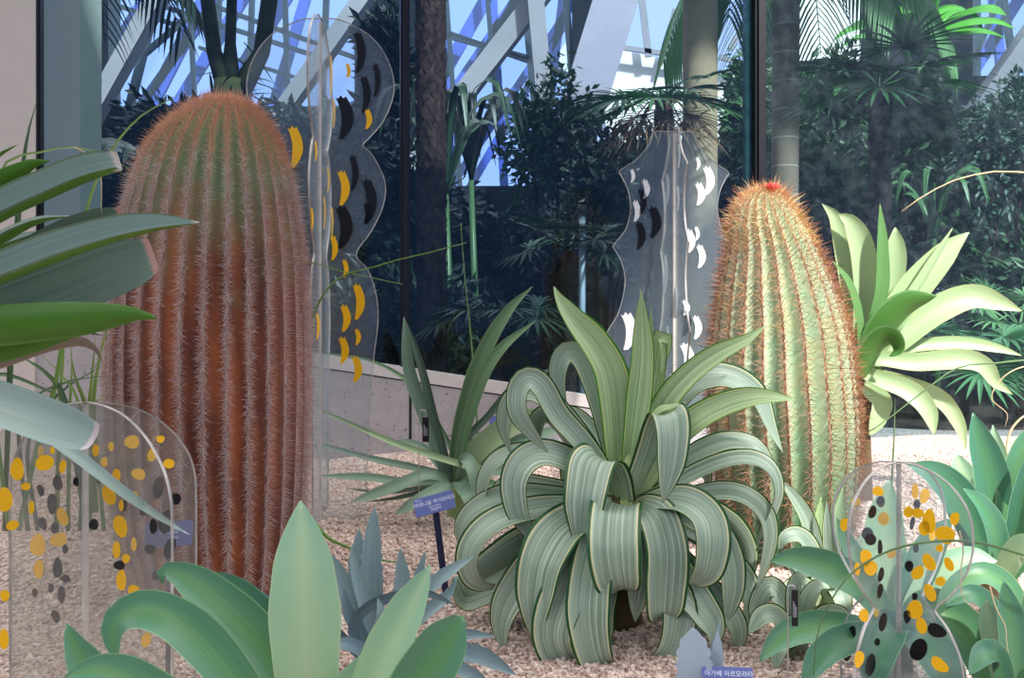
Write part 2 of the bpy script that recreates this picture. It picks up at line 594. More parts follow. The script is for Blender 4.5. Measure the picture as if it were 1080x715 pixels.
# loose gravel: far too many stones to count
def gravel_stones(n):
    ico_v = []
    t = (1 + 5 ** 0.5) / 2
    for a in (-1, 1):
        for c in (-t, t):
            ico_v += [(0, a, c), (a, c, 0), (c, 0, a)]
    ico_v = np.array(ico_v) / math.sqrt(1 + t * t)
    # hull faces of the icosahedron
    fc = []
    L = min(np.linalg.norm(ico_v[i] - ico_v[j]) for i in range(12) for j in range(i))
    near = lambda i, j: abs(np.linalg.norm(ico_v[i] - ico_v[j]) - L) < 1e-3
    for i in range(12):
        for j in range(i + 1, 12):
            for k in range(j + 1, 12):
                if near(i, j) and near(j, k) and near(i, k):
                    q = (i, j, k)
                    nrm = np.cross(ico_v[j] - ico_v[i], ico_v[k] - ico_v[i])
                    fc.append(q if nrm @ ico_v[i] > 0 else (i, k, j))
    fc = np.array(fc)
    y = 2.25 + 2.75 * RNG.random(n) ** 1.15
    x = (RNG.random(n) * 2 - 1) * (0.50 * y + 0.1)
    keep = y < 5.05 + 0.159 * (x - 0.8)
    x, y = x[keep], y[keep]
    n = len(x)
    z = np.array([ground_z(a, c) for a, c in zip(x, y)])
    s = 0.0042 + 0.0055 * RNG.random(n) ** 2
    sc3 = s[:, None] * (0.7 + 0.6 * RNG.random((n, 3)))
    th = RNG.random(n) * 6.28
    v = ico_v[None] * (1 + 0.18 * (RNG.random((n, 12, 1)) - 0.5)) * sc3[:, None, :]
    c, si = np.cos(th)[:, None], np.sin(th)[:, None]
    X = v[..., 0] * c - v[..., 1] * si
    Y = v[..., 0] * si + v[..., 1] * c
    v = np.stack([X + x[:, None], Y + y[:, None], v[..., 2] * 0.8 + (z + s * 0.35)[:, None]], -1).reshape(-1, 3)
    f = (fc[None] + (np.arange(n) * 12)[:, None, None]).reshape(-1, 3)
    me = bpy.data.meshes.new('gravel')
    me.vertices.add(len(v))
    me.vertices.foreach_set('co', v.astype(np.float32).ravel())
    me.loops.add(f.size)
    me.loops.foreach_set('vertex_index', f.astype(np.int32).ravel())
    me.polygons.add(len(f))
    me.polygons.foreach_set('loop_start', (np.arange(len(f)) * 3).astype(np.int32))
    me.materials.append(M_STONE)
    me.update(calc_edges=True)
    o = bpy.data.objects.new('gravel', me)
    COL.objects.link(o)
    return o
tag(gravel_stones(70000), 'loose pinkish beige gravel covering the planting bed', 'gravel', kind='stuff')

# kerb wall under the glass: concrete block with a paler cap, a dark joint between them
def wall_prism(mb, px0, px1, off0, off1, zlo, zhi, n=14, mi=0):
    """a run along the glass line; zlo / zhi are functions of x"""
    pxs = np.linspace(px0, px1, n)
    ring = []
    for p in pxs:
        a, c = wall_xy(p, off0), wall_xy(p, off1)
        ring.append([(a.x, a.y, zlo(a.x)), (c.x, c.y, zlo(a.x)), (c.x, c.y, zhi(a.x)), (a.x, a.y, zhi(a.x))])
    vs = [q for r in ring for q in r]
    fs = []
    for i in range(n - 1):
        for j in range(4):
            fs.append((i * 4 + j, i * 4 + (j + 1) % 4, (i + 1) * 4 + (j + 1) % 4, (i + 1) * 4 + j))
    fs += [(3, 2, 1, 0), tuple((n - 1) * 4 + j for j in range(4))]
    mb.add(vs, fs, mi)
PX0, PX1 = 41, 1230
b = MB()
wall_prism(b, PX0, PX1, -0.05, 0.22, lambda x: -0.25, lambda x: sill_z(x) - 0.069)
tag(b.build('wall_back', M_KERB), kind='structure')
b = MB()
wall_prism(b, PX0, PX1, -0.035, 0.2, lambda x: sill_z(x) - 0.069, lambda x: sill_z(x) - 0.062)
p0 = wall_xy(432, -0.052)
b.box((p0.x - 0.006, p0.y - 0.001, 0.30), (p0.x + 0.006, p0.y + 0.02, sill_z(p0.x) - 0.069))
tag(b.build('trim_1', M_JOINT), kind='structure')
b = MB()
wall_prism(b, PX0, PX1, -0.055, 0.22, lambda x: sill_z(x) - 0.062, lambda x: sill_z(x) - 0.002)
tag(b.build('trim_2', M_CAP), kind='structure')
ZT = 3.3
# glass panes
for k, (a, c) in enumerate(((43, 424), (430, 797), (805, 1230))):
    b = MB()
    wall_prism(b, a, c, 0.0, 0.012, lambda x: sill_z(x) - 0.001, lambda x: ZT, 2)
    tag(b.build('window_%d' % (k + 1), M_PANED if k == 2 else M_PANE), kind='structure')
# frames: the post by the plaster, two posts between the panes, head rail
for k, (px, w) in enumerate(((41.5, 0.022), (427, 0.044), (800, 0.056))):
    b = MB()
    c = wall_xy(px)
    M = Matrix.Translation((c.x, c.y, 0)) @ Matrix.Rotation(math.atan2(0.157, 0.987), 4, 'Z')
    b.box((-w / 2, -0.03, sill_z(c.x) - 0.03), (w / 2, 0.06, ZT), 0, M)
    b.box((-w * 0.28, -0.045, sill_z(c.x) - 0.01), (w * 0.28, -0.03, ZT), 0, M)
    tag(b.build('trim_%d' % (k + 3), M_FRAME), kind='structure')
b = MB()
c = wall_xy(791)
M = Matrix.Translation((c.x, c.y, 0)) @ Matrix.Rotation(math.atan2(0.157, 0.987), 4, 'Z')
b.box((-0.019, 0.012, sill_z(c.x)), (0.019, 0.05, ZT), 0, M)
tag(b.build('trim_6', M_GEDGE), kind='structure')
b = MB()
wall_prism(b, PX0, PX1, -0.05, 0.1, lambda x: ZT, lambda x: ZT + 0.12, 2)
tag(b.build('trim_7', M_FRAME), kind='structure')
# plaster wall on the left of the glass, coming towards us
b = MB()
w0 = wall_xy(40.5, -0.06)
b.prism([(w0.x, w0.y, -0.4), (w0.x, w0.y + 0.5, -0.4), (-4.2, w0.y + 0.5, -0.4), (-4.2, w0.y - 0.55, -0.4)], (0, 0, 4.0))
tag(b.build('wall_left', M_PLASTER), kind='structure')
# unseen slab overhead, added and shaped to keep the sun off the left of the bed
b = MB()
b.prism([(-3.5, -4.6, 6.0), (4.7, -4.6, 6.0), (4.5, -3.0, 6.0), (3.35, -1.2, 6.0), (3.3, 0.6, 6.0), (2.6, 2.6, 6.0), (-3.5, 2.6, 6.0)], (0, 0, 0.12))
tag(b.build('sun_shade_slab', M_SHADESLAB), kind='structure')

# ---- the hall beyond the glass
b = MB()
b.box((-8, 5.45, 0.0), (9.5, 18, 0.12))
tag(b.build('floor_hall', M_HALLFLOOR), kind='structure')
b = MB()
b.prism([(-6, 4.75, 5.0), (9.5, 7.1, 5.0), (9.5, 8.6, 5.0), (-6, 8.6, 5.0)], (0, 0, 0.2))  # unseen partial roof, put in to darken the hall
tag(b.build('shade_roof_hall', M_HALLROOF), kind='structure')
# grey pillar just behind the first pane
b = MB()
c0, c1 = P(46, 300, 5.6), P(84, 300, 5.6)
b.box((c0.x, 5.6, 0.1), (c1.x, 5.9, 5.0))
tag(b.build('pillar_hall', plain('pillar_grey', srgb(172, 184, 174), 0.7, 0.3, 0.08, 2)), kind='structure')
b = MB()
b.box((-6.2, 5.0, 0.1), (-6.0, 12.2, 5.0))
tag(b.build('wall_hall_left', M_DARKWALL), kind='structure')
b = MB()
b.box((7.2, 6.5, 0.1), (7.4, 12.2, 5.0))
tag(b.build('wall_hall_right', M_DARKWALL), kind='structure')
# far wall with openings (columns in image px at 12 m)
YB = 12.0
def X12(px):
    return (px - 540) / F * YB
def Z12(py):
    return EYE - (py - 357.5) / F * YB
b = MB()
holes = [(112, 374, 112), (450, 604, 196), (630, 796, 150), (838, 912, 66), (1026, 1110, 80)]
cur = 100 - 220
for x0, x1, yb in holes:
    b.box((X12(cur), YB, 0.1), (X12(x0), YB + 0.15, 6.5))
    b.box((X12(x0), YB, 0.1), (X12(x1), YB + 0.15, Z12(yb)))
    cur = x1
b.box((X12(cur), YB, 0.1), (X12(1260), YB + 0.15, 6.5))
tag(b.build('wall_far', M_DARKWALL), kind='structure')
# far glazing: pale panes, lavender braces outside, dark posts and rails
M_SKYPANE = clear_mat('sky_pane', (0.86, 0.92, 0.97, 1), 1.0, 0.05, (0.75, 0.82, 0.95, 1), 1.2)
M_LAV = plain('lavender_steel', srgb(104, 120, 228), 0.5, 0.4)
M_STEEL = plain('dark_steel', srgb(24, 40, 48), 0.5, 0.4)
M_BRACE = plain('grey_brace', srgb(150, 150, 160), 0.7, 0.3, 0.08, 3)
def bar_px(mb, x0, y0, x1, y1, wpx, Y, d=0.08, mi=0):
    mb.bar(P(x0, y0, Y), P(x1, y1, Y), wpx * Y / F, d, mi)
k = 4
for (x0, x1, yb) in (holes[0], holes[1], holes[4]):
    b = MB()
    b.box((X12(x0), YB + 0.05, Z12(yb)), (X12(x1), YB + 0.062, Z12(-70)))
    tag(b.build('window_%d' % k, M_SKYPANE), kind='structure')
    k += 1
b = MB()
for q in ((477, 62, 520, -14, 13), (488, 84, 560, -22, 12), (519, 45, 570, -40, 12), (470, 40, 476, 200, 9), (523, 50, 532, 200, 9), (560, 20, 572, 190, 9), (597, -30, 578, 120, 9),
          (540, 100, 600, 10, 8), (500, 190, 555, 95, 8),
          (180, 70, 226, -20, 15), (196, 96, 262, -10, 12), (232, 110, 300, 0, 14), (128, 40, 172, -30, 12), (150, 110, 200, 40, 10), (292, 100, 316, 20, 11), (1030, 70, 1080, -10, 12), (1050, 20, 1058, 90, 10)):
    x0, y0, x1, y1, w_ = q
    bar_px(b, x0 - 1.2 * (x1 - x0), y0 - 1.2 * (y1 - y0), x1 + 0.8 * (x1 - x0), y1 + 0.8 * (y1 - y0), w_, 12.5, 0.06)
tag(b.build('trim_8', M_LAV), kind='structure')
b = MB()
for q in ((468, -40, 480, 125, 5), (511, -40, 518, 46, 5), (555, 25, 566, 140, 6), (594, -40, 604, 90, 7), (452, 32, 516, 50, 5), (516, 50, 562, 66, 4), (455, 100, 510, 112, 3), (505, 110, 575, 120, 3),
          (176, 8, 268, 38, 4), (265, 26, 262, 118, 5), (203, 60, 206, 118, 4), (163, 48, 184, 30, 5), (130, 8, 160, 18, 4), (232, -20, 230, 60, 4), (122, 0, 122, 122, 8), (248, 62, 290, 75, 3), (150, 60, 135, 120, 8),
          (1052, -40, 1066, 50, 6), (1028, 60, 1062, -20, 5), (1030, 0, 1030, 80, 6), (300, -20, 304, 110, 5), (345, -20, 340, 110, 6), (290, 30, 372, 60, 4)):
    x0, y0, x1, y1, w_ = q
    bar_px(b, x0 - 0.9 * (x1 - x0), y0 - 0.9 * (y1 - y0), x1 + 0.9 * (x1 - x0), y1 + 0.9 * (y1 - y0), w_, 12.28, 0.08)
tag(b.build('trim_9', M_STEEL), kind='structure')
# grey concrete braces, one thing each
b = MB()
bar_px(b, 430, 176, 590, -31, 20, 11.4, 0.25)
tag(b.build('beam_hall_1', M_BRACE), kind='structure')
b = MB()
bar_px(b, 562, -30, 586, 240, 17, 11.2, 0.25)
tag(b.build('beam_hall_2', M_BRACE), kind='structure')
b = MB()
bar_px(b, 668, -60, 594, 180, 46, 10.6, 0.4)
tag(b.build('beam_hall_3', concrete_mat('lavender_concrete', srgb(168, 166, 186), 4, False, 0.06)), kind='structure')
b = MB()
bar_px(b, 1100, 20, 1030, 120, 20, 10.6, 0.3)
tag(b.build('beam_hall_4', M_BRACE), kind='structure')
b = MB()
bar_px(b, 70, 172, 200, -62, 16, 11.5, 0.25)
bar_px(b, 290, 130, 390, -10, 16, 11.3, 0.25)
tag(b.build('beam_hall_5', M_BRACE), kind='structure')
# sunlit white roof outside beyond the palms
M_WHITE = plain('white_roof', srgb(245, 245, 242), 0.6, 0.3)
YR = 15.5
b = MB()
b.prism([P(600, 40, YR), P(830, 92, YR), P(830, 170, YR), P(660, 160, YR), P(585, 62, YR)], (0, 0.1, 0))
for q in ((600, 40, 700, 25, 4), (640, 70, 652, 10, 5), (700, 30, 712, 90, 6)):
    pass
tag(b.build('roof_outside', M_WHITE), kind='structure')
b = MB()
for q in ((640, 48, 740, 62, 5), (676, -10, 684, 60, 7), (700, 66, 712, 10, 6), (758, 60, 800, 72, 5), (770, 52, 790, 18, 6)):
    bar_px(b, *q, YR - 0.2, 0.05)
tag(b.build('beam_outside', M_BRACE), kind='structure')
b = MB()
b.prism([P(830, -40, YR), P(920, -40, YR), P(920, 80, YR), P(830, 80, YR)], (0, 0.1, 0))  # white panel added to stand for bright bits of sky
tag(b.build('sky_panel_outside', M_WHITE), kind='structure')

# ---------------------------------------------------------------- the two barrel cacti
def cactus_profile(prof, Y):
    """prof: (py, left px, right px) from the top down -> z, centre x, radius"""
    out = []
    for py, l, r in prof:
        out.append((EYE - (py - 357.5) / F * Y, ((l + r) / 2 - 540) / F * Y, (r - l) / 2 / F * Y))
    return out

def build_cactus_body(root, prof, Y, ribs, depth, mat, nz=150, sharp=0.9, bumps=0, bump_amp=0.0, phase=0.0):
    pr = cactus_profile(prof, Y)
    z = np.array([p[0] for p in pr])[::-1]
    xc = np.array([p[1] for p in pr])[::-1]
    R = np.array([p[2] for p in pr])[::-1]
    # sample by arc length so that the dome is smooth
    C = catmull([(a, b, c) for a, b, c in zip(z, xc, R)], nz)
    zz, xx, rr = C[:, 0], C[:, 1], np.maximum(C[:, 2], 0.002)
    arc = np.concatenate([[0], np.cumsum(np.hypot(np.diff(zz), np.diff(rr)))])
    nth = ribs * 10
    th = np.arange(nth) / nth * 2 * math.pi
    g = np.abs(np.sin(ribs * (th + phase) / 2)) ** sharp          # 0 on the ridge, 1 in the groove
    V, UV = [], []
    for i in range(nz):
        d = depth * min(1.0, rr[i] / (0.4 * R.max()))
        r = rr[i] * (1 - d * g)
        if bumps:
            r = r + bump_amp * (1 - g) ** 1.5 * (0.5 + 0.5 * np.cos(arc[i] / bumps * 2 * math.pi)) * min(1, rr[i] / (0.3 * R.max()))
        for j in range(nth):
            V.append((xx[i] + r[j] * math.cos(th[j]), Y + r[j] * math.sin(th[j]), zz[i]))
            UV.append((g[j], arc[i] / arc[-1]))
    Fc = [(i * nth + j, i * nth + (j + 1) % nth, (i + 1) * nth + (j + 1) % nth, (i + 1) * nth + j) for i in range(nz - 1) for j in range(nth)]
    Fc.append(tuple((nz - 1) * nth + j for j in range(nth)))
    Fc.append(tuple(range(nth - 1, -1, -1)))
    link_mesh('body', V, Fc, mat, root, UV)
    return zz, xx, rr, arc

def build_spines(root, data, Y, ribs, mats, spacing, per, length, rad, phase, pick, bumps=0.0, down=0.15, spread=1.0):
    """clusters of thin spines along each ridge, in ONE mesh; pick(v, k) gives the material index"""
    zz, xx, rr, arc = data
    n = int(arc[-1] / spacing)
    VV, FF, MM = [], [], []
    base = 0
    for a in np.arange(spacing * 0.5, arc[-1] - 0.003, spacing):
        z = np.interp(a, arc, zz)
        x = np.interp(a, arc, xx)
        r = np.interp(a, arc, rr)
        a2 = min(a + 0.01, arc[-1])
        a1 = max(a - 0.01, 0)
        dz = np.interp(a2, arc, zz) - np.interp(a1, arc, zz)
        dr = np.interp(a2, arc, rr) - np.interp(a1, arc, rr)
        l = math.hypot(dz, dr) or 1
        v = a / arc[-1]
        keep = 1 if r > 0.12 * rr.max() else 3
        for k in range(ribs):
            if k % keep:
                continue
            t = (k / ribs) * 2 * math.pi - phase
            out = np.array([math.cos(t), math.sin(t), 0])
            if out[1] > 0.55:                       # far side: fewer
                if RNG.random() < 0.6:
                    continue
            tan = np.array([-math.sin(t), math.cos(t), 0])
            up = np.array([out[0] * dr / l, out[1] * dr / l, dz / l])
            nrm = out * (dz / l) - np.array([0, 0, 1]) * (dr / l)
            p = np.array([x, Y, z]) + out * r - nrm * 0.001
            for s in range(per):
                ang = 2 * math.pi * (s + RNG.random() * 0.6) / per
                q = spread * (0.45 + 0.95 * RNG.random())
                if s == 0:
                    q = 0.15
                d = nrm * (0.75 if s else 1.0) + (tan * math.cos(ang) + up * math.sin(ang)) * q * 1.15 - np.array([0, 0, down])
                d /= np.linalg.norm(d)
                L = length * (0.6 + 0.7 * RNG.random()) * (1.25 if s == 0 else 1.0)
                e1 = np.cross(d, [0.3, 0.5, 0.8])
                e1 /= np.linalg.norm(e1)
                e2 = np.cross(d, e1)
                bend = (up * RNG.normal() * 0.12 + tan * RNG.normal() * 0.12 - np.array([0, 0, 0.06])) * L
                w = rad * (1.5 if s == 0 else 1.0)
                for c_ in range(3):
                    th = c_ * 2.0944
                    VV.append(p + (e1 * math.cos(th) + e2 * math.sin(th)) * w)
                mid = p + d * L * 0.55 + bend * 0.3
                for c_ in range(3):
                    th = c_ * 2.0944
                    VV.append(mid + (e1 * math.cos(th) + e2 * math.sin(th)) * w * 0.7)
                VV.append(p + d * L + bend)
                mi = pick(v, s)
                for c_ in range(3):
                    d_ = (c_ + 1) % 3
                    FF.append((base + c_, base + d_, base + 3 + d_, base + 3 + c_))
                    FF.append((base + 3 + c_, base + 3 + d_, base + 6))
                MM += [mi] * 6
                base += 7
    o = link_mesh('spines', VV, FF, mats, root, smooth=False, midx=MM)
    o['kind'] = 'stuff'
    return o

# tall brown cactus
def brown_cactus_mat():
    m = NM('brown_cactus_skin', 0.62, 0.3)
    u, v = m.uv()
    f = m.noise(6.0, 5, None, 0.6)
    old = m.ramp(u, [(0.05, srgb(148, 118, 112)), (0.4, srgb(158, 98, 72)), (0.85, srgb(198, 118, 74))])
    old = m.mix(m.ramp(m.noise(9.0, 4, None, 0.6, (1, 1, 0.22)), [(0.38, (0, 0, 0, 1)), (0.7, (1, 1, 1, 1))]), old, srgb(104, 66, 62))
    young = m.ramp(u, [(0.05, srgb(176, 150, 118)), (0.25, srgb(150, 164, 124)), (0.95, srgb(124, 156, 116))])
    k = m.ramp(m.math('ADD', v, m.math('MULTIPLY', m.math('SUBTRACT', f, 0.5), 0.45)), [(0.60, (0, 0, 0, 1)), (0.84, (1, 1, 1, 1))])
    m.col(m.mix(k, old, young))
    m.bump(m.noise(60.0, 5), 0.5, 0.004)
    return m.mat
YL = 3.30
root = thing('barrel_cactus', 'tall reddish brown ribbed barrel cactus covered in dense pinkish spines', 'cactus', (P(222, 600, YL).x, YL, ground_z(-0.95, YL)), 'barrel cacti')
PROF_L = [(106, 233, 241), (108, 222, 252), (113, 206, 264), (124, 190, 276), (142, 171, 288), (165, 156, 298), (200, 143, 307), (245, 132, 315), (300, 124, 320), (360, 120, 322),
          (430, 120, 322), (500, 124, 320), (560, 132, 316), (610, 146, 308), (645, 156, 300)]
PH_L = 0.05
data = build_cactus_body(root, PROF_L, YL, 29, 0.115, brown_cactus_mat(), 150, 0.85, phase=PH_L)
S_TAN = plain('spine_tan', srgb(210, 160, 124), 0.6, 0.3)
S_RED = plain('spine_reddish', srgb(190, 138, 120), 0.6, 0.3)
S_MAUVE = plain('spine_mauve', srgb(192, 170, 172), 0.6, 0.3)
S_GREY = plain('spine_grey', srgb(220, 208, 202), 0.6, 0.3)
def pick_l(v, s):
    r = RNG.random()
    if v > 0.80 + 0.1 * (r - 0.5):
        return 0 if RNG.random() < 0.55 else 1
    if v > 0.6:
        return [1, 2, 2, 3][int(r * 4)]
    return [1, 2, 2, 3, 3][int(r * 5)]
build_spines(root, data, YL, 29, [S_TAN, S_RED, S_MAUVE, S_GREY], 0.0092, 11, 0.034, 0.00068, PH_L, pick_l, down=0.1)

# sunlit green cactus with the flower
def green_cactus_mat():
    m = NM('green_cactus_skin', 0.55, 0.35)
    u, v = m.uv()
    f = m.noise(7.0, 5, None, 0.6)
    c = m.ramp(u, [(0.0, srgb(138, 94, 78)), (0.13, srgb(164, 136, 108)), (0.27, srgb(182, 198, 166)), (0.7, srgb(164, 188, 152)), (1.0, srgb(132, 164, 128))])
    c = m.mix(m.ramp(f, [(0.4, (0, 0, 0, 1)), (0.75, (0.7, 0.7, 0.7, 1))]), c, srgb(186, 170, 120))
    c = m.mix(m.ramp(v, [(0.12, (1, 1, 1, 1)), (0.42, (0, 0, 0, 1))]), c, m.mix(u, srgb(92, 122, 96), srgb(84, 128, 96)))
    m.col(c)
    m.bump(m.noise(45.0, 3), 0.2, 0.003)
    return m.mat
YR_C = 3.66
root = thing('barrel_cactus', 'pale green sunlit barrel cactus with orange spines and a red flower on top', 'cactus', (P(829, 590, YR_C).x, YR_C, ground_z(0.97, YR_C)), 'barrel cacti')
PROF_R = [(200, 801, 811), (202, 795, 817), (207, 787, 825), (219, 777, 834), (238, 770, 846), (262, 768, 859), (300, 760, 876), (350, 753, 892), (400, 749, 899), (450, 751, 903),
          (500, 756, 902), (540, 761, 898), (575, 768, 891), (605, 776, 880)]
PH_R = 0.06
data = build_cactus_body(root, PROF_R, YR_C, 22, 0.10, green_cactus_mat(), 170, 0.9, 0.034, 0.008, PH_R)
S_OR = plain('spine_orange', srgb(196, 138, 98), 0.6, 0.3)
S_BR = plain('spine_brown', srgb(122, 82, 66), 0.6, 0.3)
S_PINK = plain('spine_pinkish', srgb(180, 134, 120), 0.6, 0.3)
S_STRAW = plain('spine_straw', srgb(236, 208, 150), 0.6, 0.3)
def pick_r(v, s):
    r = RNG.random()
    if v > 0.82:
        return [3, 0, 0][int(r * 3)]
    if v > 0.45:
        return [0, 0, 2, 1][int(r * 4)]
    return [1, 1, 2, 0][int(r * 4)]
build_spines(root, data, YR_C, 22, [S_OR, S_BR, S_PINK, S_STRAW], 0.0165, 8, 0.047, 0.0009, PH_R, pick_r, down=0.05)
# the flower: a ring of petals
fl = MB()
c0 = P(814, 203, YR_C - 0.05)
for ring, (nn, r1, zz_) in enumerate(((10, 0.030, 0.024), (8, 0.019, 0.032))):
    for k in range(nn):
        a = 2 * math.pi * (k + 0.5 * ring) / nn
        d = Vector((math.cos(a), math.sin(a), 0))
        s = Vector((-math.sin(a), math.cos(a), 0))
        pts = [c0 + d * 0.004, c0 + d * r1 * 0.55 + Vector((0, 0, zz_ * 0.55)), c0 + d * r1 + Vector((0, 0, zz_))]
        ws = [0.003, 0.009, 0.003]
        vs = []
        for p, w in zip(pts, ws):
            vs += [p - s * w, p + Vector((0, 0, -0.0015)), p + s * w]
        fl.add(vs, [(0, 1, 4, 3), (1, 2, 5, 4), (3, 4, 7, 6), (4, 5, 8, 7)])
fo = fl.build('flower', plain('red_flower', srgb(232, 84, 80), 0.5, 0.3), root, smooth=True)
fo['label'] = 'small red flower'
sm = fo.modifiers.new('solid', 'SOLIDIFY')
sm.thickness = 0.001

# ---------------------------------------------------------------- agaves and their kin
# leaf rows: trace, width px, profile, azimuth (None = from the trace), face, extra
def plant(name, label, cat, base, Y, rows, mat, group=None, stem=None, stem_mat=None, heart=0, fine=30):
    x, py = base
    g = P(x, py, Y)
    root = thing(name, label, cat, (g.x, Y, ground_z(g.x, Y)), group)
    for r in rows:
        kw = dict(r[5]) if len(r) > 5 else {}
        kw.setdefault('n', fine)
        add_leaf(root, Y, r[0], r[1], kw.pop('mat', mat), r[2], r[3], r[4], kw.pop('name', 'leaf'), kw.pop('label', None), **kw)
    if stem:
        b = MB()
        top = P(x, stem[0], Y)
        z0 = ground_z(g.x, Y) - 0.05
        n = 5
        pts = [Vector((g.x + (top.x - g.x) * i / n, Y, z0 + (top.z - z0) * i / n)) for i in range(n + 1)]
        b.tube(pts, [stem[1] * (1 - 0.06 * i) for i in range(n)] + [stem[1] * 0.45], 12)
        b.build('stem', stem_mat or mat, root, smooth=True)
    if heart:
        b = MB()
        b.tube([P(x + 3, 600, Y), P(x + 5, 545, Y), P(x + 8, 505, Y), P(x + 12, 450, Y)], [0.06, 0.05, 0.032, 0.006], 14)
        b.build('heart', plain('pale_heart', srgb(186, 200, 140), 0.5, 0.3, 0.12, 30), root, smooth=True)
    return root

M_STEM = plain('agave_stem', srgb(96, 82, 60), 0.85, 0.2, 0.3, 14)

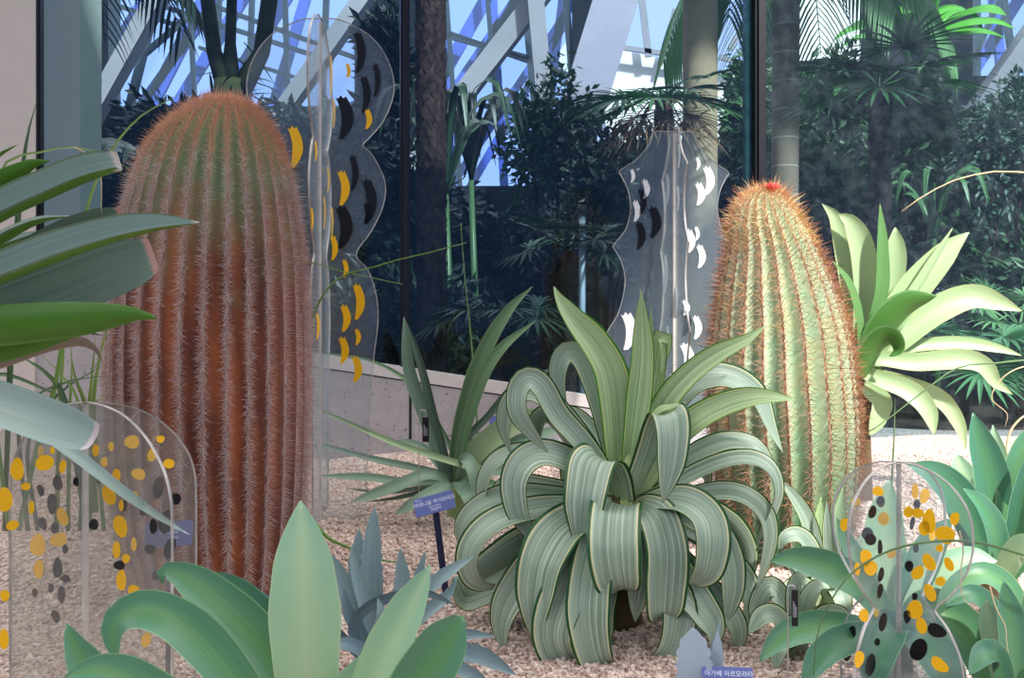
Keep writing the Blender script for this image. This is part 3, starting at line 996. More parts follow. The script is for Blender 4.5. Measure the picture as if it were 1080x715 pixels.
# ---- the big variegated agave in the middle
M_VAR = varieg_mat('variegated_leaf', srgb(162, 180, 162), srgb(122, 146, 126), srgb(216, 214, 166), srgb(26, 84, 40))
M_VARY = varieg_mat('variegated_leaf_young', srgb(172, 194, 144), srgb(132, 164, 112), srgb(206, 212, 126), srgb(66, 132, 44))
YA = 3.05
U = {'mat': M_VARY}
rows = [
 # upright heart leaves
 ([(655, 530, .0), (651, 480, .0), (648, 425, .0), (642, 390, .0), (625, 360, .0), (604, 335, .0), (590, 315, .01), (584, 302, .02)], 40, 'lance', 180, .75, U),
 ([(661, 530, -.01), (667, 475, -.02), (674, 420, -.02), (678, 375, -.01), (677, 340, .0), (676, 306, .0)], 28, 'lance', 270, .8, U),
 ([(670, 530, .03), (683, 450, .05), (693, 390, .06), (697, 358, .06), (700, 356, .05), (700, 372, .04), (697, 395, .03)], 25, 'strap', 20, .6, U),
 ([(666, 530, .02), (681, 440, .03), (686, 375, .03), (687, 320, .03)], 10, 'lance', 0, .8, U),
 ([(665, 530, .0), (682, 465, .0), (703, 424, -.01), (728, 395, -.02), (758, 373, -.03), (788, 358, -.04), (808, 343, -.04)], 28, 'lance', 0, .7, U),
 ([(668, 530, .03), (695, 460, .05), (722, 413, .07), (750, 398, .08), (778, 402, .09), (799, 420, .10), (812, 450, .10), (826, 478, .10)], 38, 'lance', 0, .55),
 ([(668, 532, -.03), (700, 480, -.06), (727, 449, -.08), (760, 429, -.10), (798, 419, -.12), (840, 421, -.13)], 31, 'lance', 0, .65, U),
 ([(664, 532, -.02), (686, 480, -.06), (697, 448, -.12), (704, 437, -.18), (708, 455, -.22), (706, 490, -.24), (699, 530, -.24)], 40, 'strap', 290, .25),
 ([(663, 530, -.02), (680, 465, -.05), (694, 436, -.06), (710, 429, -.07), (724, 424, -.08)], 22, 'lance', 330, .4, U),
 ([(672, 532, .0), (700, 503, .0), (730, 482, .0), (765, 467, .0), (794, 470, .0), (810, 486, .0), (818, 506, .0)], 29, 'lance', 0, .5),
 ([(672, 535, -.03), (712, 511, -.06), (760, 489, -.09), (792, 485, -.10), (812, 496, -.11), (819, 516, -.11), (814, 538, -.11), (802, 562, -.11), (797, 582, -.11)], 27, 'strap', 0, .4),
 ([(675, 538, -.05), (723, 527, -.10), (760, 520, -.12), (786, 525, -.13), (804, 541, -.13), (810, 563, -.13), (806, 592, -.13), (797, 622, -.13)], 29, 'strap', 350, .45),
 ([(668, 535, -.05), (698, 528, -.12), (725, 531, -.20), (744, 547, -.25), (749, 573, -.28), (744, 602, -.28), (731, 617, -.25)], 40, 'bluntcurl', 320, .45),
 ([(662, 537, -.04), (676, 534, -.12), (692, 545, -.20), (702, 580, -.25), (701, 620, -.26), (700, 645, -.25), (700, 652, -.21)], 43, 'bluntcurl', 290, .35),
 ([(657, 538, -.03), (653, 532, -.14), (649, 541, -.25), (647, 570, -.31), (649, 598, -.32), (653, 617, -.30), (656, 622, -.26)], 50, 'bluntcurl', 268, .2),
 ([(662, 538, -.03), (668, 540, -.12), (674, 570, -.19), (675, 605, -.21), (672, 632, -.21), (670, 656, -.20)], 34, 'lance', 280, .3),
 ([(655, 530, -.02), (648, 503, -.05), (637, 485, -.10), (626, 488, -.16), (619, 518, -.21), (615, 553, -.22), (613, 585, -.22)], 50, 'lance', 250, .3),
 ([(650, 528, .0), (625, 504, -.04), (598, 487, -.08), (572, 480, -.11), (553, 489, -.13), (544, 510, -.14), (547, 537, -.15), (556, 558, -.15), (563, 575, -.15)], 36, 'strap', 200, .55),
 ([(650, 528, .04), (610, 495, .05), (565, 478, .05), (532, 482, .05), (515, 498, .05), (509, 523, .05), (514, 549, .05)], 25, 'strap', 180, .5),
 ([(650, 532, .02), (596, 526, .02), (550, 522, .02), (520, 527, .02), (497, 541, .02), (486, 560, .02), (490, 583, .03)], 29, 'strap', 180, .5),
 ([(650, 536, -.03), (600, 535, -.08), (558, 540, -.12), (526, 550, -.14), (505, 567, -.15), (495, 590, -.15), (502, 612, -.14), (522, 618, -.12)], 34, 'bluntcurl', 190, .45),
 ([(645, 542, .02), (600, 552, .0), (558, 571, -.02), (522, 592, -.04), (496, 612, -.05), (489, 622, -.05)], 40, 'strap', 180, -.6),
 ([(640, 548, .04), (590, 575, .04), (545, 606, .03), (515, 624, .02), (492, 632, .0), (484, 622, -.01), (480, 608, .0)], 34, 'bluntcurl', 180, .6),
 ([(650, 538, -.05), (622, 542, -.13), (592, 560, -.20), (574, 590, -.24), (567, 622, -.25), (565, 652, -.25), (565, 679, -.24)], 52, 'lance', 215, .55),
 ([(640, 550, .0), (604, 568, -.06), (570, 592, -.12), (543, 625, -.16), (530, 655, -.18), (531, 688, -.18)], 43, 'lance', 205, .6),
 ([(648, 545, -.06), (632, 560, -.14), (608, 598, -.22), (590, 640, -.27), (583, 668, -.28), (589, 690, -.27), (604, 701, -.25), (621, 699, -.23)], 45, 'strap', 235, .6),
 ([(650, 545, -.06), (640, 552, -.16), (627, 590, -.26), (621, 632, -.30), (622, 665, -.31), (630, 697, -.30), (644, 702, -.27), (661, 695, -.24)], 43, 'strap', 255, .5),
 ([(668, 545, -.06), (690, 565, -.14), (716, 610, -.20), (740, 642, -.23), (753, 664, -.24), (751, 684, -.24)], 40, 'strap', 310, .55),
 ([(670, 540, -.04), (715, 540, -.10), (750, 560, -.15), (767, 588, -.17), (771, 615, -.18), (769, 640, -.18), (764, 657, -.18)], 36, 'strap', 330, .5),
 ([(672, 540, .06), (730, 533, .10), (765, 549, .12), (784, 572, .13), (790, 598, .13), (785, 618, .12)], 31, 'strap', 20, -.5),
 ([(672, 545, .0), (730, 560, -.03), (770, 592, -.06), (789, 620, -.07), (791, 645, -.08), (786, 668, -.08), (772, 690, -.08)], 29, 'strap', 340, .5),
 ([(670, 550, -.04), (715, 590, -.12), (755, 632, -.16), (774, 655, -.17), (778, 676, -.17), (767, 692, -.16)], 29, 'strap', 320, .5),
 ([(662, 550, -.05), (692, 590, -.16), (714, 635, -.22), (714, 665, -.24), (705, 688, -.24), (688, 696, -.23), (668, 692, -.21)], 36, 'strap', 290, .5),
 ([(654, 525, .03), (645, 470, .04), (632, 422, .05), (618, 385, .06), (606, 372, .06), (595, 374, .06), (589, 390, .06), (591, 410, .06), (598, 430, .06)], 28, 'strap', 180, .8),
 ([(650, 525, -.02), (632, 492, -.04), (612, 465, -.06), (588, 438, -.08), (570, 407, -.10), (556, 400, -.11), (547, 412, -.11), (547, 434, -.12), (560, 455, -.12), (578, 477, -.12)], 27, 'strap', 190, .7),
 ([(650, 525, .02), (625, 480, .02), (600, 445, .02), (574, 419, .02), (553, 413, .02), (538, 424, .02), (532, 444, .03), (534, 462, .03), (539, 478, .03)], 25, 'strap', 180, .7),
 ([(648, 525, .07), (615, 483, .08), (592, 450, .09), (577, 438, .09), (567, 446, .09), (566, 462, .09), (569, 480, .09)], 27, 'strap', 170, -.6),
 ([(652, 525, .08), (636, 482, .10), (618, 450, .12), (602, 437, .13), (590, 440, .13), (584, 452, .13)], 25, 'strap', 160, .5),
 ([(650, 532, .06), (605, 520, .08), (565, 512, .10), (538, 510, .10), (524, 520, .10), (519, 540, .10)], 25, 'strap', 175, .5),
 # the far side and the lowest skirt
 ([(664, 530, .05), (690, 490, .15), (715, 478, .24), (738, 492, .28), (748, 520, .30)], 38, 'strap', 40, .2),
 ([(655, 528, .06), (640, 480, .18), (622, 470, .28), (605, 490, .34), (598, 525, .36)], 38, 'strap', 110, .2),
 ([(660, 530, .06), (668, 470, .18), (675, 452, .28), (682, 475, .36), (684, 510, .38)], 38, 'strap', 80, .2),
 ([(652, 555, .02), (610, 590, .0), (580, 625, .0), (566, 655, .0), (574, 680, .0)], 38, 'strap', 190, .5),
 ([(664, 555, .0), (700, 600, -.05), (728, 640, -.08), (742, 672, -.09), (738, 690, -.09)], 38, 'strap', 340, .5),
 ([(650, 555, -.04), (612, 600, -.15), (600, 645, -.19), (606, 684, -.19)], 36, 'lance', 235, .5),
 ([(668, 553, -.04), (694, 606, -.14), (712, 652, -.18), (726, 690, -.18)], 34, 'lance', 305, .5),
 ([(676, 545, .0), (745, 572, -.02), (780, 622, -.04), (802, 652, -.05)], 32, 'lance', 345, .5),
 ([(645, 548, .0), (585, 590, -.03), (548, 630, -.05), (520, 662, -.06)], 34, 'lance', 195, .5),
 ([(655, 555, -.02), (640, 600, -.12), (632, 640, -.17), (636, 672, -.18), (650, 682, -.17)], 36, 'strap', 265, .4),
]
plant('variegated_agave', 'big variegated agave with arching grey green leaves edged in yellow', 'agave', (652, 650), YA, rows, M_VAR, stem=(520, 0.075), stem_mat=M_STEM, heart=1, fine=46, group='variegated agaves in the gravel bed')

# ---- the narrow green agave behind it
M_NAR = leaf_mat('narrow_leaf', srgb(74, 118, 74), srgb(92, 138, 88), mid=srgb(104, 142, 96), edge=srgb(150, 170, 110), under=srgb(70, 100, 72))
M_NARG = leaf_mat('narrow_leaf_bluish', srgb(106, 140, 118), srgb(126, 156, 134), mid=srgb(128, 158, 136), under=srgb(92, 122, 100))
M_NARD = leaf_mat('narrow_leaf_dark', srgb(36, 68, 48), srgb(46, 80, 56), under=srgb(34, 60, 44))
M_NARL = leaf_mat('narrow_leaf_pale', srgb(150, 176, 128), srgb(160, 186, 140), under=srgb(110, 140, 116))
YN = 4.05
rows = [
 ([(478, 508, .0), (482, 465, .0), (490, 430, .0), (503, 390, .0), (520, 353, .0), (541, 322, .0), (562, 302, .0)], 18, 'lance', 0, .8),
 ([(482, 508, -.03), (490, 460, -.03), (508, 402, -.03), (530, 367, -.03), (565, 338, -.03)], 15, 'lance', 0, .7),
 ([(484, 508, .03), (492, 466, .05), (515, 440, .06), (542, 408, .08), (575, 392, .1), (604, 383, .12)], 11, 'grass', 20, .5, {'mat': M_NARD}),
 ([(474, 510, .02), (461, 475, .02), (445, 432, .02), (431, 390, .02), (426, 334, .02)], 15, 'strap', 180, .8, {'mat': M_NARG}),
 ([(478, 510, -.02), (470, 485, -.02), (457, 440, -.02), (444, 388, -.02), (428, 338, -.02)], 10, 'strap', 180, .7, {'mat': M_NARD}),
 ([(487, 505, .05), (474, 470, .06), (455, 436, .07), (432, 404, .08), (400, 384, .09), (365, 375, .1), (330, 373, .1)], 6, 'grass', 180, .7),
 ([(510, 496, -.1), (470, 485, -.1), (418, 468, -.1), (370, 447, -.1), (322, 425, -.1)], 8, 'grass', 180, .7, {'mat': M_NARL}),
 ([(478, 505, .0), (438, 494, .0), (388, 483, .0), (323, 464, .0)], 10, 'grass', 180, .6, {'mat': M_NARG}),
 ([(474, 508, -.08), (430, 509, -.12), (388, 504, -.15), (338, 502, -.18)], 10, 'strap', 200, .6, {'mat': M_NARG}),
 ([(474, 508, -.1), (450, 501, -.16), (416, 514, -.22), (370, 530, -.26)], 14, 'strap', 210, .6, {'mat': M_NARG}),
 ([(476, 510, -.12), (466, 515, -.2), (440, 529, -.28), (416, 543, -.3)], 14, 'strap', 230, .6, {'mat': M_NARG}),
 ([(482, 508, -.1), (487, 514, -.18), (494, 525, -.24), (496, 540, -.26)], 16, 'strap', 280, .4, {'mat': M_NARG}),
 ([(484, 506, .0), (505, 474, .0), (540, 449, .0), (574, 432, .0)], 26, 'strap', 0, .75, {'mat': M_NARL}),
 ([(486, 506, .05), (515, 480, .06), (560, 462, .06), (600, 450, .06)], 16, 'strap', 0, .6, {'mat': M_NARG}),
 ([(482, 505, -.08), (489, 484, -.14), (498, 496, -.2), (501, 522, -.22)], 14, 'strap', 300, .5, {'mat': M_NARG}),
 ([(486, 508, -.04), (515, 498, -.06), (545, 500, -.08), (570, 512, -.1)], 14, 'strap', 340, .5, {'mat': M_NARG}),
 ([(486, 510, -.06), (510, 510, -.1), (530, 520, -.14), (548, 534, -.16)], 14, 'strap', 330, .5),
 ([(474, 505, .08), (452, 478, .12), (430, 468, .16), (405, 470, .2)], 12, 'strap', 150, .5, {'mat': M_NARG}),
 ([(470, 512, -.06), (440, 516, -.1), (405, 520, -.12), (365, 515, -.14)], 8, 'grass', 190, .4, {'mat': M_NARD}),
 ([(472, 512, -.07), (445, 520, -.12), (410, 527, -.15), (385, 529, -.16)], 8, 'grass', 200, .4, {'mat': M_NARD}),
 ([(480, 500, .06), (484, 460, .1), (490, 440, .16), (496, 430, .22)], 14, 'strap', 80, .5, {'mat': M_NARG}),
]
plant('narrow_leaved_agave', 'spiky narrow leaved green agave growing in front of the concrete kerb wall', 'agave', (482, 512), YN, rows, M_NAR, stem=(505, 0.045), stem_mat=M_NAR)

# ---- strap-leaved plant reaching in from the left
M_STRAP = leaf_mat('strap_leaf', srgb(116, 146, 142), srgb(138, 166, 160), streak=0.25, under=srgb(98, 152, 44), edge=srgb(120, 140, 110), mott=0.22, tipc=srgb(214, 206, 196), trans=0.2)
M_STRAPD = leaf_mat('strap_leaf_dark', srgb(88, 118, 110), srgb(100, 130, 122), streak=0.2, under=srgb(84, 134, 44), mott=0.25, tipc=srgb(196, 150, 138))
M_STRAPG = leaf_mat('strap_leaf_green', srgb(86, 142, 40), srgb(96, 150, 46), streak=0.1, under=srgb(86, 142, 40), trans=0.2)
M_STRAPP = leaf_mat('strap_leaf_pale', srgb(172, 192, 188), srgb(140, 168, 164), streak=0.3, under=srgb(110, 140, 50), mott=0.15, tipc=srgb(226, 214, 214))
M_DRY = leaf_mat('dry_leaf', srgb(186, 168, 156), srgb(160, 138, 126), streak=0.2, under=srgb(150, 134, 124))
M_DRYTIP = plain('dry_tip', srgb(196, 160, 146), 0.8, 0.2, 0.2, 30)
YS = 2.15
def cut_tip(root, Y0, a, bpt, w_px, d):
    """the dried end of a clipped leaf"""
    pass
rows = [
 ([(-150, 360, .1), (-60, 260, .06), (-10, 205, .03), (22, 180, .0), (38, 172, .0), (53, 170, .0)], 40, 'lance', 0, -.75, {'mat': M_STRAPG}),
 ([(-150, 365, .05), (-50, 245, .0), (15, 198, -.02), (50, 186, -.03), (70, 186, -.03), (86, 190, -.03)], 20, 'lance', 0, .6, {}),
 ([(-150, 365, .0), (-60, 270, -.02), (0, 233, -.04), (60, 205, -.05), (100, 188, -.06), (129, 179, -.06)], 44, 'blunt', 0, .46, {'chan': .05, 'vee': .5}),
 ([(-150, 370, .12), (-50, 290, .14), (0, 258, .15), (40, 236, .16), (74, 228, .16)], 30, 'lance', 0, .3, {'chan': .05, 'vee': .45}),
 ([(-150, 385, .10), (-60, 325, .12), (0, 288, .13), (55, 256, .14), (98, 238, .14), (131, 229, .14)], 34, 'blunt', 0, .8, {'mat': M_STRAPD, 'chan': .3}),
 ([(-150, 372, -.05), (-60, 325, -.08), (0, 298, -.10), (84, 266, -.12), (155, 245, -.13), (211, 235, -.14)], 44, 'strap', 0, .46, {'chan': .05, 'vee': .5}),
 ([(-150, 400, .08), (-60, 360, .08), (10, 328, .08), (70, 305, .08), (120, 285, .08), (163, 270, .08)], 62, 'blunt', 0, .8, {'mat': M_STRAPD, 'chan': .08}),
 ([(-150, 395, -.10), (-60, 358, -.11), (0, 346, -.12), (84, 338, -.13), (140, 332, -.13), (166, 336, -.13)], 44, 'lance', 0, -.8, {'mat': M_STRAPG, 'chan': .2}),
 ([(-150, 415, -.02), (-60, 388, -.02), (0, 373, -.02), (50, 360, -.02), (92, 349, -.02)], 26, 'lance', 0, -.7, {'mat': M_STRAPG}),
 ([(-150, 430, .04), (-60, 400, .04), (0, 381, .04), (45, 366, .05), (80, 360, .05), (100, 368, .05), (108, 382, .05)], 24, 'strap', 0, -.6, {'mat': M_DRY, 'label': 'withered beige leaf'}),
 ([(-160, 395, -.2), (-80, 404, -.24), (0, 428, -.27), (50, 446, -.29), (100, 464, -.3)], 42, 'blunt', 0, .8, {'mat': M_STRAPP, 'chan': .22}),
 ([(-150, 380, .3), (-110, 300, .36), (-80, 240, .4), (-60, 200, .42)], 40, 'lance', 60, .3, {}),
 ([(-165, 390, -.1), (-210, 310, -.15), (-250, 260, -.2), (-290, 250, -.2)], 40, 'lance', 180, .3, {}),
 ([(-150, 400, -.3), (-130, 430, -.5), (-110, 480, -.6)], 40, 'lance', 280, .3, {}),
 ([(10, 470, .1), (60, 475, .1), (120, 510, .1), (165, 540, .1), (199, 564, .1)], 16, 'grass', 0, .6, {'mat': M_STRAPP}),
]
rows[-1:-1] = [
 ([(-150, 375, .2), (-60, 300, .22), (-10, 268, .23), (30, 250, .24), (52, 244, .24)], 26, 'lance', 0, .4, {'chan': .05, 'vee': .4}),
 ([(-150, 390, .22), (-60, 350, .24), (10, 322, .25), (60, 312, .26), (96, 316, .26)], 26, 'strap', 0, .4, {'mat': M_STRAPD}),
 ([(-150, 405, .15), (-60, 378, .16), (-10, 366, .16), (40, 352, .17), (74, 347, .17)], 24, 'lance', 0, .6, {}),
 ([(-150, 345, .2), (-70, 235, .22), (-30, 190, .23), (0, 165, .24), (20, 152, .24)], 28, 'lance', 0, .3, {'chan': .05, 'vee': .4}),
]
rows[-1] = ([(-150, 410, .0), (-60, 405, .05), (20, 440, .1), (70, 474, .14), (130, 520, .17), (170, 547, .19), (200, 564, .20)], 18, 'strap', 0, .5, {'mat': M_STRAPP})
plant('strap_leaved_plant', 'plant with long blunt grey green strap leaves fanning in beside the brown cactus', 'plant', (-150, 560), YS, rows, M_STRAP, stem=(390, 0.09), stem_mat=M_STEM)

# thin green stalks behind it
M_BLADE = leaf_mat('grass_blade', srgb(96, 140, 46), srgb(140, 168, 70), under=srgb(80, 120, 40))
M_BLADED = leaf_mat('grass_blade_dark', srgb(42, 84, 34), srgb(62, 104, 48), under=srgb(40, 76, 32))
YG = 3.0
rows = [
 ([(20, 560, .0), (40, 470, .0), (60, 400, .0), (75, 300, .0), (100, 195, .0), (140, 130, .0), (196, 96, .0)], 6, 'grass', 0, .7),
 ([(10, 560, .0), (-20, 300, .0), (0, 182, .0), (45, 160, .0), (92, 157, .0), (148, 184, .0)], 5, 'grass', 0, .7),
 ([(5, 560, .05), (14, 320, .05), (22, 200, .05), (30, 140, .05), (40, 104, .05)], 8, 'lance', 0, .7, {'mat': M_BLADED}),
 ([(95, 560, .1), (98, 440, .1), (103, 390, .1), (112, 350, .1), (122, 320, .1)], 6, 'grass', 0, .7),
 ([(85, 560, .1), (92, 450, .1), (97, 400, .1), (101, 350, .1)], 6, 'grass', 0, .7),
 ([(60, 560, .1), (64, 420, .1), (67, 380, .1), (68, 350, .1)], 6, 'grass', 0, .7),
 ([(72, 560, .1), (74, 430, .1), (76, 390, .1), (74, 355, .1)], 5, 'grass', 0, .7),
 ([(30, 560, .0), (20, 450, .0), (35, 420, .0), (75, 402, .0), (116, 396, .0)], 5, 'grass', 0, .7, {'mat': M_BLADED}),
 ([(90, 540, .0), (70, 430, .0), (50, 395, .0), (15, 372, .0)], 9, 'grass', 180, .7, {'mat': M_BLADED}),
 ([(100, 540, .0), (84, 430, .0), (64, 395, .0), (42, 373, .0)], 5, 'grass', 180, .7),
 ([(40, 560, .05), (30, 470, .05), (60, 418, .05), (110, 384, .05)], 5, 'grass', 0, .7, {'mat': M_BLADED}),
 ([(100, 540, .1), (92, 440, .1), (80, 400, .1), (76, 380, .1)], 8, 'grass', 180, .7),
 ([(-20, 560, .0), (-10, 440, .0), (20, 415, .0), (60, 425, .0), (95, 450, .0)], 8, 'grass', 0, .7, {'mat': M_BLADED}),
 ([(-30, 560, .1), (-20, 420, .1), (0, 395, .1), (50, 412, .1), (80, 428, .1)], 8, 'grass', 0, .7, {'mat': M_BLADED}),
 ([(110, 560, .1), (100, 440, .1), (106, 420, .1), (118, 412, .1)], 5, 'grass', 0, .7),
]
plant('grass_tuft', 'tuft of thin yellow green stalks behind the strap leaves', 'grass', (60, 545), YG, rows, M_BLADE)

# ---- smooth wide-leaved agave at the bottom edge
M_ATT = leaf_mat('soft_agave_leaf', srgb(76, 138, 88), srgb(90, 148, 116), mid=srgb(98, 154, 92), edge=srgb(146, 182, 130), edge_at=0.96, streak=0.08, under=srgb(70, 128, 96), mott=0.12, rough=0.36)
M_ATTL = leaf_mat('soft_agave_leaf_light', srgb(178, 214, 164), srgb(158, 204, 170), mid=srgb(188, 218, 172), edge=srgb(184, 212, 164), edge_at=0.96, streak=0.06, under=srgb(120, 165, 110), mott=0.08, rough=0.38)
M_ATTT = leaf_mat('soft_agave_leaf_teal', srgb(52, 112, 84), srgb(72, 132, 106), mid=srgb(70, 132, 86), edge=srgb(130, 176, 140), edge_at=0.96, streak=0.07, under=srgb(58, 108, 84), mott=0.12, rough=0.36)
YB_ = 2.0
rows = [
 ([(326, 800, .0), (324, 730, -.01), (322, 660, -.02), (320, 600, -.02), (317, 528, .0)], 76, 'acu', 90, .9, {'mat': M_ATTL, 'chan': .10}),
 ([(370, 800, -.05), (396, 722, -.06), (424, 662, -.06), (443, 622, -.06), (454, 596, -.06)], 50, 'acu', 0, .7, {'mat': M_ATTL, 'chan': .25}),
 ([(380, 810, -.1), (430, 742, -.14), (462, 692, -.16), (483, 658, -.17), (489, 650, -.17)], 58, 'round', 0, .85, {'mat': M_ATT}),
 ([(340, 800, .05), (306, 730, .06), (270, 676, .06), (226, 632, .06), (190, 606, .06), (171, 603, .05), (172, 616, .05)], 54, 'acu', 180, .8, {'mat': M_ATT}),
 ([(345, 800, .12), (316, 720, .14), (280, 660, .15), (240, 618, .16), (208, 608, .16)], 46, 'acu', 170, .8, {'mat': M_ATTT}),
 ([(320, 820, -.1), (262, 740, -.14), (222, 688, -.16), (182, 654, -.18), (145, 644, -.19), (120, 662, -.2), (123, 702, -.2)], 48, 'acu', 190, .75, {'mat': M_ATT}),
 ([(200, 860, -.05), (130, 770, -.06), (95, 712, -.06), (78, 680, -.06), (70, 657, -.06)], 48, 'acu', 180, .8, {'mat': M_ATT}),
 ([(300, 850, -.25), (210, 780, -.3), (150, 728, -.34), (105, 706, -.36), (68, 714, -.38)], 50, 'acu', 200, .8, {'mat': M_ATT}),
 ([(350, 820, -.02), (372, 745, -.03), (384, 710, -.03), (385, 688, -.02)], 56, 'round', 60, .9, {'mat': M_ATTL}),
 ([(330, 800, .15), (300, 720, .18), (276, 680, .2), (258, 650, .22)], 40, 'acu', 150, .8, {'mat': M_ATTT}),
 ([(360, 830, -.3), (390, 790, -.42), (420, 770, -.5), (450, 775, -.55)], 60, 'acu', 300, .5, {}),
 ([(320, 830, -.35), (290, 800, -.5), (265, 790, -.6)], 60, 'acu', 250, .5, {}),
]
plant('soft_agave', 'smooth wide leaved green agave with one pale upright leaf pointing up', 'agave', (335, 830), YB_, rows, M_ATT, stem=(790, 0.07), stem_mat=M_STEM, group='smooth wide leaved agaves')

# ---- small blue toothed agave behind it
M_BLUE = leaf_mat('blue_agave_leaf', srgb(116, 148, 162), srgb(134, 164, 172), streak=0.25, under=srgb(78, 104, 118), mott=0.2)
M_BLUED = leaf_mat('blue_agave_leaf_dark', srgb(84, 114, 130), srgb(98, 126, 140), streak=0.15, under=srgb(48, 70, 84))
YU = 2.62
rows = [
 ([(400, 705, .0), (394, 650, .0), (392, 590, .0), (395, 533, .0)], 24, 'acu', 90, .85, {'teeth': 16}),
 ([(402, 705, .02), (388, 640, .03), (377, 600, .04), (379, 557, .05)], 24, 'acu', 140, .8, {'teeth': 16}),
 ([(398, 705, .0), (377, 650, .0), (356, 605, .0), (339, 577, .0)], 22, 'acu', 180, .8, {'teeth': 16}),
 ([(400, 700, -.04), (386, 645, -.05), (374, 600, -.05), (371, 575, -.05)], 14, 'acu', 200, .8, {'teeth': 14}),
 ([(408, 705, -.03), (421, 650, -.04), (425, 612, -.04), (422, 577, -.04)], 20, 'acu', 0, .8, {'teeth': 14}),
 ([(410, 705, .04), (430, 650, .05), (440, 615, .06), (449, 580, .06)], 14, 'acu', 0, .8, {'teeth': 14}),
 ([(408, 705, .02), (432, 645, .02), (462, 612, .02), (500, 586, .02)], 18, 'acu', 0, .7, {'teeth': 16}),
 ([(406, 700, .06), (440, 655, .08), (470, 630, .1), (482, 610, .1)], 16, 'acu', 20, .7, {'teeth': 14}),
 ([(398, 712, -.1), (372, 668, -.13), (384, 642, -.14), (415, 628, -.14), (450, 625, -.14), (481, 638, -.14)], 13, 'strap', 0, .6, {'mat': M_BLUED}),
 ([(392, 705, .02), (340, 656, .02), (288, 636, .02), (239, 617, .02)], 15, 'acu', 180, .7, {'mat': M_BLUED}),
 ([(412, 708, -.03), (445, 680, -.06), (485, 670, -.08), (523, 671, -.1)], 14, 'acu', 330, .7, {'mat': M_BLUED}),
 ([(412, 712, -.06), (455, 692, -.12), (500, 690, -.15), (545, 712, -.17)], 22, 'acu', 320, .7, {'mat': M_BLUED, 'teeth': 16}),
 ([(410, 714, -.08), (440, 700, -.18), (480, 704, -.22), (520, 722, -.25)], 18, 'acu', 310, .7, {'mat': M_BLUED}),
 ([(404, 712, -.08), (398, 676, -.14), (402, 650, -.16), (398, 630, -.17)], 16, 'acu', 270, .6, {'teeth': 14}),
 ([(402, 712, -.06), (380, 670, -.08), (366, 645, -.1), (362, 620, -.1)], 16, 'acu', 210, .7, {'mat': M_BLUED}),
 ([(404, 714, -.1), (410, 692, -.2), (425, 678, -.24), (448, 676, -.26)], 18, 'acu', 300, .6, {'mat': M_BLUED}),
 ([(400, 714, -.1), (385, 690, -.2), (360, 680, -.26), (340, 690, -.28)], 18, 'acu', 240, .6, {'mat': M_BLUED}),
]
plant('blue_agave', 'small blue grey agave with narrow toothed leaves beside the blue sign post', 'agave', (405, 715), YU, rows, M_BLUE)

# ---- powder-blue toothed leaves at the bottom, by the label
M_POW = leaf_mat('powder_blue_leaf', srgb(166, 184, 204), srgb(176, 194, 210), streak=0.1, under=srgb(140, 160, 182), mott=0.1, rough=0.6)
YP = 2.42
rows = [
 ([(742, 772, .0), (736, 735, .0), (732, 700, .0), (731, 662, .01)], 38, 'round', 90, .9, {'teeth': 9, 'chan': .1}),
 ([(744, 772, .03), (753, 725, .04), (757, 695, .04), (757, 665, .05)], 18, 'acu', 0, .7, {'teeth': 8}),
 ([(744, 772, .05), (748, 715, .06), (754, 680, .07), (760, 652, .08)], 9, 'lance', 0, .7, {'mat': M_BLUE}),
 ([(738, 772, -.05), (715, 748, -.08), (698, 735, -.1), (690, 740, -.12)], 26, 'acu', 200, .7, {'teeth': 9}),
 ([(746, 775, -.06), (760, 760, -.12), (775, 757, -.15), (785, 770, -.17)], 24, 'acu', 320, .7, {'teeth': 9}),
]
plant('powder_blue_agave', 'powder blue spiny edged agave in front of the variegated agave', 'agave', (741, 775), YP, rows, M_POW)

